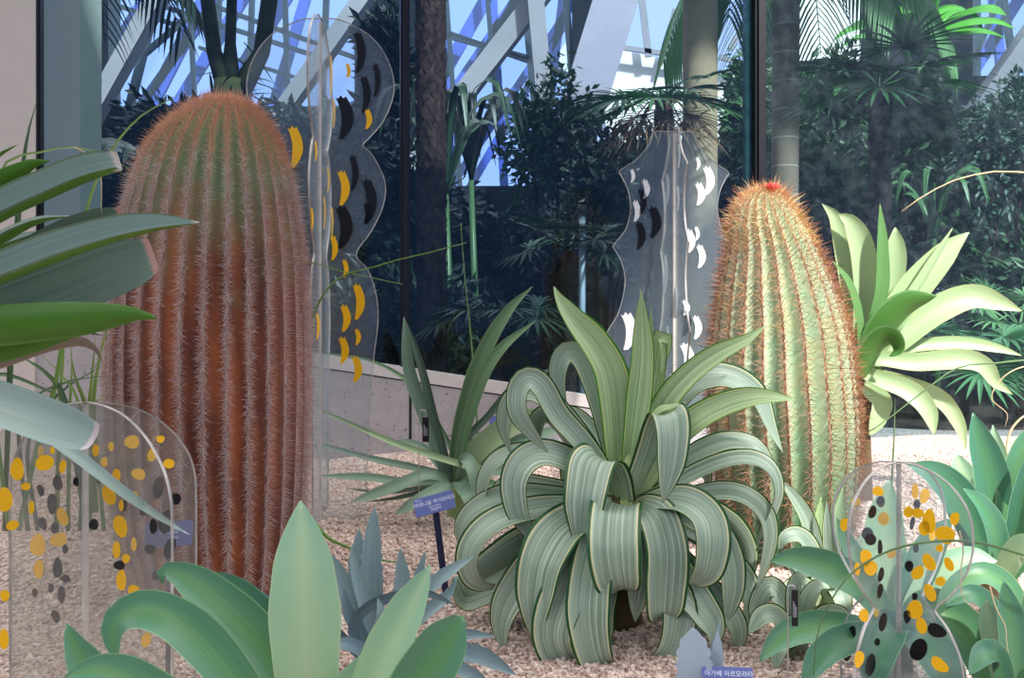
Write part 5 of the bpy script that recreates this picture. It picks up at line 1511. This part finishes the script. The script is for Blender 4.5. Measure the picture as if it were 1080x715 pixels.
def lettering(name, lines, M, mat, root, plate):
    """printed lines (text, size, x, y) on the plane M, as one thin mesh"""
    V, Fc = [], []
    for text, size, x, y in lines:
        cu = bpy.data.curves.new('print', 'FONT')
        cu.body = text
        cu.size = size
        cu.align_x = 'CENTER'
        cu.align_y = 'CENTER'
        cu.resolution_u = 2
        ob = bpy.data.objects.new('print', cu)
        COL.objects.link(ob)
        dg = bpy.context.evaluated_depsgraph_get()
        dg.update()
        me = bpy.data.meshes.new_from_object(ob.evaluated_get(dg))
        b = len(V)
        for v in me.vertices:
            V.append(M @ Vector((v.co.x + x, v.co.y + y, 0.0006)))
        for p in me.polygons:
            Fc.append(tuple(b + i for i in p.vertices))
        bpy.data.objects.remove(ob)
        bpy.data.curves.remove(cu)
        bpy.data.meshes.remove(me)
    if V:
        link_mesh(name, V, Fc, mat, root, smooth=False).parent = plate

def plant_label(label, px, py, Y, w_px, h_px, roll, tilt, foot, lines, group=None):
    """a blue plate leaning back on a navy post"""
    c = P(px, py, Y)
    w, h = w_px * Y / F, h_px * Y / F
    fx = P(foot[0], foot[1], Y)
    gz = ground_z(fx.x, Y)
    root = thing('plant_label', label, 'sign', (fx.x, Y, gz), group or 'blue plant labels')
    M = Matrix.Translation(c) @ Matrix.Rotation(math.radians(roll), 4, 'Y') @ Matrix.Rotation(math.radians(90 - tilt), 4, 'X')
    b = MB()
    r = min(w, h) * 0.12
    pts = []
    for cx, cy, a0 in ((w / 2 - r, h / 2 - r, 0), (-w / 2 + r, h / 2 - r, 90), (-w / 2 + r, -h / 2 + r, 180), (w / 2 - r, -h / 2 + r, 270)):
        for k in range(4):
            a = math.radians(a0 + 30 * k)
            pts.append(M @ Vector((cx + r * math.cos(a), cy + r * math.sin(a), 0)))
    b.prism(pts, (M.to_3x3() @ Vector((0, 0, -1))) * 0.004)
    plate = b.build('plate', M_SIGN, root)
    b = MB()
    top = M @ Vector((0, -h * 0.2, -0.006))
    b.bar((fx.x, Y + 0.004, gz - 0.06), top, 0.020 * Y / 3.2, 0.006, 0)
    b.build('post', M_POST, root)
    lettering('lettering', [(t, s * h, x * w, y * h) for t, s, x, y in lines], M, M_TXT, root, plate)
    return root
plant_label('blue plant label tilted on a navy post in front of the narrow leaved agave', 458, 531, 3.18, 43, 20, -15, 28, (474, 640),
            [('아데니움 하이브리드', 0.27, 0.02, 0.10), ('Agave hybrid', 0.12, 0.0, -0.12), ('용설란과', 0.16, 0.02, -0.30), ('멕시코', 0.12, -0.38, 0.34)])
plant_label('blue plant label half hidden by an arching grey leaf against the concrete kerb', 532, 446, 4.4, 32, 15, 0, 20, (531, 520),
            [('아가베 용설란', 0.25, 0.05, 0.12), ('Agave', 0.14, 0.12, -0.2)])
plant_label('blue plant label with white lettering beside the powder blue agave', 768, 716, 2.40, 54, 25, 2, 30, (768, 770),
            [('아가베 아르모라타', 0.27, 0.02, 0.20), ('Agave', 0.14, 0.0, -0.08), ('용설란과', 0.14, 0.0, -0.28), ('멕시코', 0.10, -0.36, 0.38)])
plant_label('pale blue plant label seen through the dotted dome topped acrylic', 178, 563, 2.72, 50, 26, -4, 20, (178, 640),
            [('선인장', 0.3, 0.0, 0.12), ('Cactus', 0.16, 0.1, -0.16)])

def stake_tag(label, px, py_top, py_bot, Y, tag_w, tag_y0, tag_y1):
    x = P(px, 0, Y).x
    z1 = P(px, py_top, Y).z
    gz = ground_z(x, Y)
    root = thing('stake_tag', label, 'plant tag', (x, Y, gz), 'black tags on rods')
    k = Y / F
    b = MB()
    b.tube([(x - 3 * k, Y, gz - 0.05), (x - 3 * k, Y, z1), (x - 1.5 * k, Y, z1 + 1.5 * k), (x + 3 * k, Y, z1 + 1.5 * k), (x + 4 * k, Y, z1), (x + 4 * k, Y, P(px, tag_y0 + 3, Y).z)], 0.0017, 6)
    b.build('rod', M_ROD, root, smooth=True)
    b = MB()
    a0, a1 = P(px, tag_y1, Y).z, P(px, tag_y0, Y).z
    w = tag_w * k
    b.box((x + 4 * k - w / 2, Y - 0.004, a0), (x + 4 * k + w / 2, Y - 0.001, a1))
    tg = b.build('tag', M_TAG, root)
    b = MB()
    for i in range(3):
        xx = x + 4 * k - w * 0.25 + w * 0.22 * i
        b.box((xx - w * 0.05, Y - 0.0046, a0 + (a1 - a0) * 0.25), (xx + w * 0.05, Y - 0.004, a0 + (a1 - a0) * (0.7 - 0.08 * i)))
    b.build('print', M_GREYP, root).parent = tg
stake_tag('black tag hanging on a thin steel rod before the concrete kerb wall', 445, 434, 530, 3.75, 7, 440, 466)
stake_tag('black tag hanging on a thin silver stake near the powder blue agave', 834, 619, 720, 2.30, 6.5, 622, 660)

# ---------------------------------------------------------------- palms, shrubs and spiky plants of the hall beyond the glass
M_BARK = NM('shaggy_bark', 0.95, 0.15)
_f = M_BARK.noise(26.0, 5, None, 0.65, (1, 1, 0.5))
M_BARK.col(M_BARK.ramp(_f, [(0.3, srgb(32, 25, 24)), (0.6, srgb(74, 58, 54)), (0.8, srgb(112, 92, 86))]))
M_BARK.bump(_f, 0.6, 0.03)
M_BARK = M_BARK.mat
def ring_bark(name, c, d):
    m = NM(name, 0.9, 0.2)
    f = m.noise(7.0, 5, None, 0.65)
    s = m.n('SeparateXYZ')
    m.l(m.n('TexCoord').outputs['Object'], s.inputs[0])
    w = m.math('FRACT', m.math('MULTIPLY', s.outputs[2], 4.3))
    k = m.ramp(f, [(0.3, tuple(x * 0.75 for x in c[:3]) + (1,)), (0.7, c)])
    m.col(m.mix(m.ramp(w, [(0.0, (1, 1, 1, 1)), (0.07, (0, 0, 0, 1))]), k, d))
    return m.mat
M_RING = ring_bark('ringed_bark', srgb(140, 128, 112), srgb(190, 184, 172))
M_SMOOTH = ring_bark('smooth_bark', srgb(176, 160, 132), srgb(160, 144, 118))
def dk(name, c, under=None, trans=0.15):
    return leaf_mat(name, c, streak=0.06, under=under, trans=trans, mott=0.35, rough=0.4)
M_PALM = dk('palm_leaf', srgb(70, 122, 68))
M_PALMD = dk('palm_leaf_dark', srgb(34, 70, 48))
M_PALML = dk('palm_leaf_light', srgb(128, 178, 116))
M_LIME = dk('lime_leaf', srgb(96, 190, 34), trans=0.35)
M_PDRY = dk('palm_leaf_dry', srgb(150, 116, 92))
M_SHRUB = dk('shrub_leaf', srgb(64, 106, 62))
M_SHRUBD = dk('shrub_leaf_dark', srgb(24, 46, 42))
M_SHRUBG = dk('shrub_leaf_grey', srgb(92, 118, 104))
HZ = 0.12

def blades(mb, base, dirs, L, w, droop, n=5, fold=0.25):
    """long narrow pointed blades from one point; appended to one mesh"""
    for d, ln in dirs:
        d = Vector(d).normalized()
        s = d.cross(Vector((0, 0, 1)))
        if s.length < 1e-3:
            s = Vector((1, 0, 0))
        s.normalize()
        u = s.cross(d).normalized()
        vs = []
        for i in range(n + 1):
            t = i / n
            p = Vector(base) + d * (L * ln * t) + Vector((0, 0, -droop * L * ln * t * t))
            ww = w * (0.5 + 1.6 * t if t < 0.3 else 1.0) * (1 - t ** 3)
            vs += [p - s * ww / 2 + u * ww * fold, p, p + s * ww / 2 + u * ww * fold]
        fs = []
        for i in range(n):
            a = i * 3
            fs += [(a, a + 1, a + 4, a + 3), (a + 1, a + 2, a + 5, a + 4)]
        mb.add(vs, fs)

def fan_frond(root, stalk0, centre, axis, normal, L, mat, nb=22, spread=300, w=0.035, droop=0.12, pet_r=0.008):
    """fan leaf: petiole, then blades radiating in a plane"""
    b = MB()
    c = Vector(centre)
    ax = Vector(axis).normalized()
    nm = Vector(normal)
    nm = (nm - ax * nm.dot(ax)).normalized()
    sd = ax.cross(nm)
    dirs = []
    for i in range(nb):
        a = math.radians(-spread / 2 + spread * i / (nb - 1))
        dirs.append((ax * math.cos(a) + sd * math.sin(a) + nm * (0.12 + 0.06 * random.random()), 0.75 + 0.25 * math.cos(a * 0.5) + 0.08 * random.random()))
    blades(b, c, dirs, L, w, droop)
    s0 = Vector(stalk0)
    mid = (s0 + c) / 2 + Vector((0, 0, 0.06))
    b.tube([s0, mid, c], [pet_r, pet_r * 0.8, pet_r * 0.6], 5)
    return b.build('frond', mat, root, smooth=False)

def pinnate(root, pts, nl, ll, w, mat, droop=0.5, hang=0.2):
    """feather leaf: arching midrib with leaflets down both sides"""
    C = catmull(pts, nl + 2)
    b = MB()
    b.tube([Vector(p) for p in C], [0.012 * (1 - 0.8 * i / len(C)) for i in range(len(C))], 5)
    for i in range(2, nl + 1):
        t = Vector(C[i + 1] - C[i - 1]).normalized()
        s = t.cross(Vector((0, 0, 1)))
        s = s.normalized() if s.length > 1e-3 else Vector((1, 0, 0))
        k = math.sin(math.pi * min(0.98, (i / nl) * 0.85 + 0.12))
        for sg in (-1, 1):
            d = (s * sg + t * 0.7 + Vector((0, 0, -hang + random.uniform(-.1, .1))))
            blades(b, C[i], [(d, 0.6 + 0.5 * k)], ll, w, droop, 4)
    return b.build('frond', mat, root, smooth=False)

def trunk(root, px0, px1, Y, ztop, r, mat, shag=0.0, zbot=HZ):
    a, c = P(px0, 357, Y), P(px1, 0, Y)
    b = MB()
    n = 26
    pts, rr = [], []
    for i in range(n + 1):
        t = i / n
        pts.append(Vector((a.x + (c.x - a.x) * t, Y, zbot - 0.02 + (ztop - zbot) * t)))
        rr.append(r * (1.15 - 0.15 * min(1, t * 4)))
    b.tube(pts, rr, 16)
    if shag:
        # old leaf bases: overlapping scales in the bark's own mesh
        m = 0
        z = zbot
        while z < ztop - 0.1:
            x = a.x + (c.x - a.x) * (z - zbot) / (ztop - zbot)
            for k in range(9):
                t = 2 * math.pi * (k + 0.5 * (m % 2)) / 9 + random.uniform(-.15, .15)
                o = Vector((math.cos(t), math.sin(t), 0))
                s = Vector((-math.sin(t), math.cos(t), 0))
                p = Vector((x, Y, z)) + o * (r * 0.93)
                ww, hh = r * 0.42, r * random.uniform(.8, 1.15)
                tip = p + o * (shag * random.uniform(.7, 1.4)) + Vector((0, 0, hh))
                b.add([p - s * ww, p + s * ww, p + o * shag * 0.7 + Vector((0, 0, hh * 0.55)) + s * ww * .8, tip, p + o * shag * 0.7 + Vector((0, 0, hh * 0.55)) - s * ww * .8], [(0, 1, 2, 3, 4)])
            z += r * 0.55
            m += 1
    return b.build('trunk', mat, root, smooth=not shag)

def palm(label, px, Y, name='palm_tree'):
    x = P(px, 357, Y).x
    return thing(name, label, 'tree' if 'tree' in name else 'plant', (x, Y, HZ), {'palm_tree': 'trunks of the hall', 'fan_palm': 'fan palms of the hall', 'broad_leaved_plant': 'leafy plants of the hall'}[name])

def shrub(label, px, py, Y, rx, ry, rz, n, lw, mat, name='shrub', group=None):
    """a leafy mass: foliage of small pointed leaves over twigs"""
    c = P(px, py, Y)
    root = thing(name, label, 'shrub', (c.x, Y, HZ), group or 'shrubs of the hall')
    g = RNG.normal(size=(n, 3))
    g /= np.linalg.norm(g, axis=1, keepdims=True)
    lump = 0.75 + 0.25 * np.sin(g[:, 0] * 5 + px) * np.sin(g[:, 2] * 6 + py) + 0.12 * RNG.normal(size=n)
    p = g * lump[:, None] * (RNG.random((n, 1)) ** 0.35) * np.array([rx, ry, rz]) + np.array([c.x, Y, c.z])
    p[:, 2] = np.maximum(p[:, 2], HZ + 0.03)
    d = g * 0.7 + RNG.normal(size=(n, 3)) * 0.6 + np.array([0, 0, -0.1])
    d /= np.linalg.norm(d, axis=1, keepdims=True)
    s = np.cross(d, RNG.normal(size=(n, 3)))
    s /= np.maximum(np.linalg.norm(s, axis=1, keepdims=True), 1e-6)
    u = np.cross(s, d)
    L = lw * (1.6 + 1.6 * RNG.random((n, 1)))
    w = lw * (0.35 + 0.25 * RNG.random((n, 1)))
    v = np.stack([p, p + d * L * 0.45 + s * w + u * w * 0.3, p + d * L, p + d * L * 0.45 - s * w + u * w * 0.3, p + d * L * 0.5], 1).reshape(-1, 3)
    F_ = []
    for i in range(n):
        b_ = i * 5
        F_ += [(b_, b_ + 1, b_ + 4), (b_ + 1, b_ + 2, b_ + 4), (b_ + 2, b_ + 3, b_ + 4), (b_ + 3, b_, b_ + 4)]
    link_mesh('foliage', v, F_, mat, root, smooth=False)
    b = MB()
    for k in range(5):
        a = 2 * math.pi * k / 5
        e_ = Vector((c.x + rx * 0.55 * math.cos(a), Y + ry * 0.55 * math.sin(a), c.z + rz * 0.4))
        b.tube([Vector((c.x, Y, HZ - 0.02)), Vector((c.x + rx * .15 * math.cos(a), Y + ry * .15 * math.sin(a), (HZ + c.z) / 2)), e_], [0.03, 0.02, 0.006], 6)
    b.build('stem', M_BARK, root, smooth=True)
    return root

# shaggy trunk right behind the black post
r_ = palm('shaggy brown palm trunk just behind the black post between two panes', 455, 6.7)
trunk(r_, 456, 453, 6.7, 4.6, 0.088, M_BARK, 0.022)

# smooth beige trunk with its skirt of dry fan leaves
r_ = palm('smooth beige palm trunk behind the star edged acrylic', 738, 8.0)
trunk(r_, 738, 739, 8.0, 4.7, 0.134, M_SMOOTH)

# ringed trunk right of the second black post
r_ = palm('grey brown palm trunk with pale rings beside the second black post', 829, 8.6)
trunk(r_, 826, 830, 8.6, 4.6, 0.111, M_RING)
x0 = P(830, 0, 8.6).x
z0 = 3.85
for k, (dx, dy, dz) in enumerate(((.35, -.35, .15), (.5, .1, .2), (.62, -.25, -.05), (-.3, -.2, .2), (-.1, .5, .3), (.3, .5, .2), (-.5, .3, .1))):
    pinnate(r_, [(x0, 8.6, z0), (x0 + dx * .8, 8.6 + dy * .8, z0 + .25 + dz * .5), (x0 + dx * 1.5, 8.6 + dy * 1.5, z0 - .15 + dz), (x0 + dx * 1.9, 8.6 + dy * 1.9, z0 - .75 + dz)], 26, 0.5, 0.035, M_PALM if k % 2 else M_PALML, 0.6, 0.5)

# low fan palm with a dry skirt before the beige trunk
def fan_palm(label, px, py, Y, n, L, mat, mat2=None, tr=0.07, up=0.5, rad=0.35, w=0.04, nb=20, dry=0, dry_z=0.1):
    c = P(px, py, Y)
    r = palm(label, px, Y, 'fan_palm')
    trunk(r, px, px, Y, c.z, tr, M_BARK, 0.012)
    for k in range(n):
        a = 2 * math.pi * (k + 0.35 * random.random()) / n
        el = up * random.uniform(-.5, 1.3)
        d = Vector((math.cos(a), math.sin(a), el)).normalized()
        fc = c + d * rad * random.uniform(.8, 1.25)
        fan_frond(r, c, fc, d + Vector((0, 0, -.25)), Vector((-d.x * .4, -d.y * .4 - .35, 1)), L * random.uniform(.8, 1.1), mat if (k % 3 or mat2 is None) else mat2, nb, 250, w, 0.18)
    for k in range(dry):
        a = 2 * math.pi * k / dry
        d = Vector((math.cos(a), math.sin(a), -.6)).normalized()
        f = fan_frond(r, c - Vector((0, 0, dry_z)), c - Vector((0, 0, dry_z)) + d * .25, d + Vector((0, 0, -.4)), Vector((d.x, d.y - .3, .6)), L * .8, M_PDRY, 18, 220, .018, .25)
        f['label'] = 'dry brown frond'
    return r
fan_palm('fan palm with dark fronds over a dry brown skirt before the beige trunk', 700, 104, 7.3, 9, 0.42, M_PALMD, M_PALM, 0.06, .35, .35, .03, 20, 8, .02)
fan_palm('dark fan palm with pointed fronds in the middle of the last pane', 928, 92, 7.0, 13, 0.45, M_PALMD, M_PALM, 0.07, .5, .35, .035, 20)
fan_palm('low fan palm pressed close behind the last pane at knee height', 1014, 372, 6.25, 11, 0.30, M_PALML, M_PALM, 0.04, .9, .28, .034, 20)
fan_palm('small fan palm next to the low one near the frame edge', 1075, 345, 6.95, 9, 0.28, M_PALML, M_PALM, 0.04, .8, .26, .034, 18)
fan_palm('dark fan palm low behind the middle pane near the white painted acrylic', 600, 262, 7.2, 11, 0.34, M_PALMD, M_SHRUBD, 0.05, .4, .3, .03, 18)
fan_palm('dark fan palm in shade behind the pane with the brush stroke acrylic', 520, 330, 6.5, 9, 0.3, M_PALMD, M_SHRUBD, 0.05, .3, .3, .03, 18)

# broad lime leaves catching the sun
def broad_plant(label, px, py, Y, n, L, W, mat, tr=0.035, el0=.4):
    c = P(px, py, Y)
    r = palm(label, px, Y, 'broad_leaved_plant')
    b = MB()
    b.tube([Vector((c.x, Y, HZ - 0.02)), Vector((c.x + .03, Y, (c.z + HZ) / 2)), c], [tr * 1.3, tr, tr * .7], 8)
    b.build('stem', M_SHRUB, r, smooth=True)
    for k in range(n):
        a = 2 * math.pi * k / n + random.uniform(-.2, .2)
        e1 = el0 + random.uniform(-.25, .35)
        d = Vector((math.cos(a), math.sin(a), 0))
        pts = [c, c + d * L * .35 + Vector((0, 0, L * e1 * .6)), c + d * L * .75 + Vector((0, 0, L * e1 * .7)), c + d * L + Vector((0, 0, L * e1 * .3))]
        V, Fc, UV = leaf_geo(pts, W, 'acu', None, .35, .08, .02, 14, 5)
        link_mesh('leaf', V, Fc, mat, r, UV)
    return r
broad_plant('plant with glowing lime green leaves above the dark fan palm', 972, 46, 11.0, 13, 0.9, 0.29, M_LIME)
broad_plant('dark sword leaved plant behind the shaggy palm trunk', 470, 205, 7.4, 12, 0.55, 0.07, M_PALMD, .03, 1.6)
broad_plant('dark sword leaved plant beside the grey brace', 497, 190, 8.35, 12, 0.5, 0.07, M_SHRUBD, .03, 1.8)
broad_plant('green spiky plant low behind the last pane by the palm fans', 985, 252, 8.0, 9, 0.42, 0.06, M_PALM, .03, 1.5)
broad_plant('dark broad leaved plant behind the first pane', 165, 200, 8.1, 12, 0.55, 0.12, M_SHRUBD, .04, .8)

# forked yucca behind the brown cactus
r_ = palm('dark forked tree trunk against the blue glazing above the brown cactus', 238, 7.6)
b = MB()
k0 = P(244, 150, 7.6)
b.tube([Vector((k0.x, 7.6, HZ - .02)), k0, P(243, 85, 7.6)], [.16, .14, .12], 12)
b.tube([P(240, 95, 7.6), P(226, 55, 7.6), P(214, -40, 7.6)], [.08, .055, .05], 10)
b.tube([P(243, 95, 7.6), P(243, 45, 7.6), P(246, -40, 7.6)], [.08, .04, .035], 10)
b.tube([P(252, 100, 7.6), P(276, 55, 7.6), P(290, -40, 7.6)], [.08, .06, .06], 10)
b.build('trunk', plain('dark_green_bark', srgb(58, 62, 40), .9, .2, .35, 9), r_, smooth=True)
b = MB()
for k in range(70):
    d = Vector((random.gauss(0, .7), random.gauss(0, .7), random.gauss(.1, .55)))
    blades(b, P(246, 100, 7.6) + Vector((random.gauss(0, .05), 0, random.gauss(0, .1))), [(d, random.uniform(.6, 1.1))], .32, .025, .2, 3)
b.build('foliage', M_PALMD, r_, smooth=False)
r_ = palm('dark shaggy trunk beside the grey pillar', 92, 7.0)
trunk(r_, 92, 92, 7.0, 4.6, .075, M_BARK, .02)
for k in range(7):
    a = 2 * math.pi * k / 7
    x0 = P(92, 0, 7).x
    pinnate(r_, [(x0, 7, 3.4), (x0 + .35 * math.cos(a), 7 + .35 * math.sin(a), 3.6), (x0 + .75 * math.cos(a), 7 + .75 * math.sin(a), 3.0)], 16, .35, .03, M_SHRUBD, .5, .4)

# shrubs
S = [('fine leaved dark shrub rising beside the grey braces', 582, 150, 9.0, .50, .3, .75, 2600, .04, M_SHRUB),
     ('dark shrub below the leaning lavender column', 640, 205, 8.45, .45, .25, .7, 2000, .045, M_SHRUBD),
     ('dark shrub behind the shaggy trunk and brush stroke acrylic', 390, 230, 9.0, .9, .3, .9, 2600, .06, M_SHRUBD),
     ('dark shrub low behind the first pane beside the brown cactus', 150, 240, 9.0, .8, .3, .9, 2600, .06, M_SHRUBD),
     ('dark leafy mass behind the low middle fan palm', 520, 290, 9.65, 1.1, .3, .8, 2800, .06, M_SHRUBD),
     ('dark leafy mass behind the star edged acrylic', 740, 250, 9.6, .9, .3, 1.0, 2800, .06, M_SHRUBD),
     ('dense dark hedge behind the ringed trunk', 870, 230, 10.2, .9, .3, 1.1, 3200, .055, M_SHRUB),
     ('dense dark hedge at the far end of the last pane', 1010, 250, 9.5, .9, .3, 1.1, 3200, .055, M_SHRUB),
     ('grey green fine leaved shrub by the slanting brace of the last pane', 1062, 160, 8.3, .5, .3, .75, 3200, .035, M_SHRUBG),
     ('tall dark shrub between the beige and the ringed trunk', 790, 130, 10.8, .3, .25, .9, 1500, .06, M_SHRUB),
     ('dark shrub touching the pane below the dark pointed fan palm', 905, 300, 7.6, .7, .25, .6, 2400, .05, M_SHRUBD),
     ('leafy green shrub before the white panel outside', 880, 110, 11.4, .5, .25, .7, 1800, .06, M_SHRUB),
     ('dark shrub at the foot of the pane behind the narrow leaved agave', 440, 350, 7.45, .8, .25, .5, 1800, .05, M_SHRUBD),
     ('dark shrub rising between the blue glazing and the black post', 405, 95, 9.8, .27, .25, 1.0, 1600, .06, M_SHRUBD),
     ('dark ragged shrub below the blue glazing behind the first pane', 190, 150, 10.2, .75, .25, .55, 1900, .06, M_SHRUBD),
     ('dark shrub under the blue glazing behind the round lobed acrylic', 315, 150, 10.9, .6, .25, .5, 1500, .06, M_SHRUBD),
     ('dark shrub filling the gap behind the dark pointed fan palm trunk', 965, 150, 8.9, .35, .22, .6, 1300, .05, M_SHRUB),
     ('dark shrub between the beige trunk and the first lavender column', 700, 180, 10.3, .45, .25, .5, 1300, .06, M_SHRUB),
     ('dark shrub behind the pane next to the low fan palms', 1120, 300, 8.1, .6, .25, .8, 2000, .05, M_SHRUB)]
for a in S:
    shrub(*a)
# thin pale pole seen through the middle pane
r_ = thing('pale_pole', 'thin pale pole standing in the dark hall left of the star edged acrylic'.replace(' left of', ' near'), 'pole', (P(614, 300, 6.9).x, 6.9, HZ))
b = MB()
b.tube([Vector((P(614, 300, 6.9).x, 6.9, HZ - .01)), P(614, 225, 6.9)], .022, 10)
b.build('pole', plain('pale_steel', srgb(170, 180, 190), .4, .5), r_, smooth=True)
b = MB()
b.tube([P(614, 226, 6.9), P(614, 216, 6.9)], [.045, .03], 10)
b.build('cap', M_STEEL, r_, smooth=True)

for o in ROOTS:
    if '_o' in o:
        del o['_o']
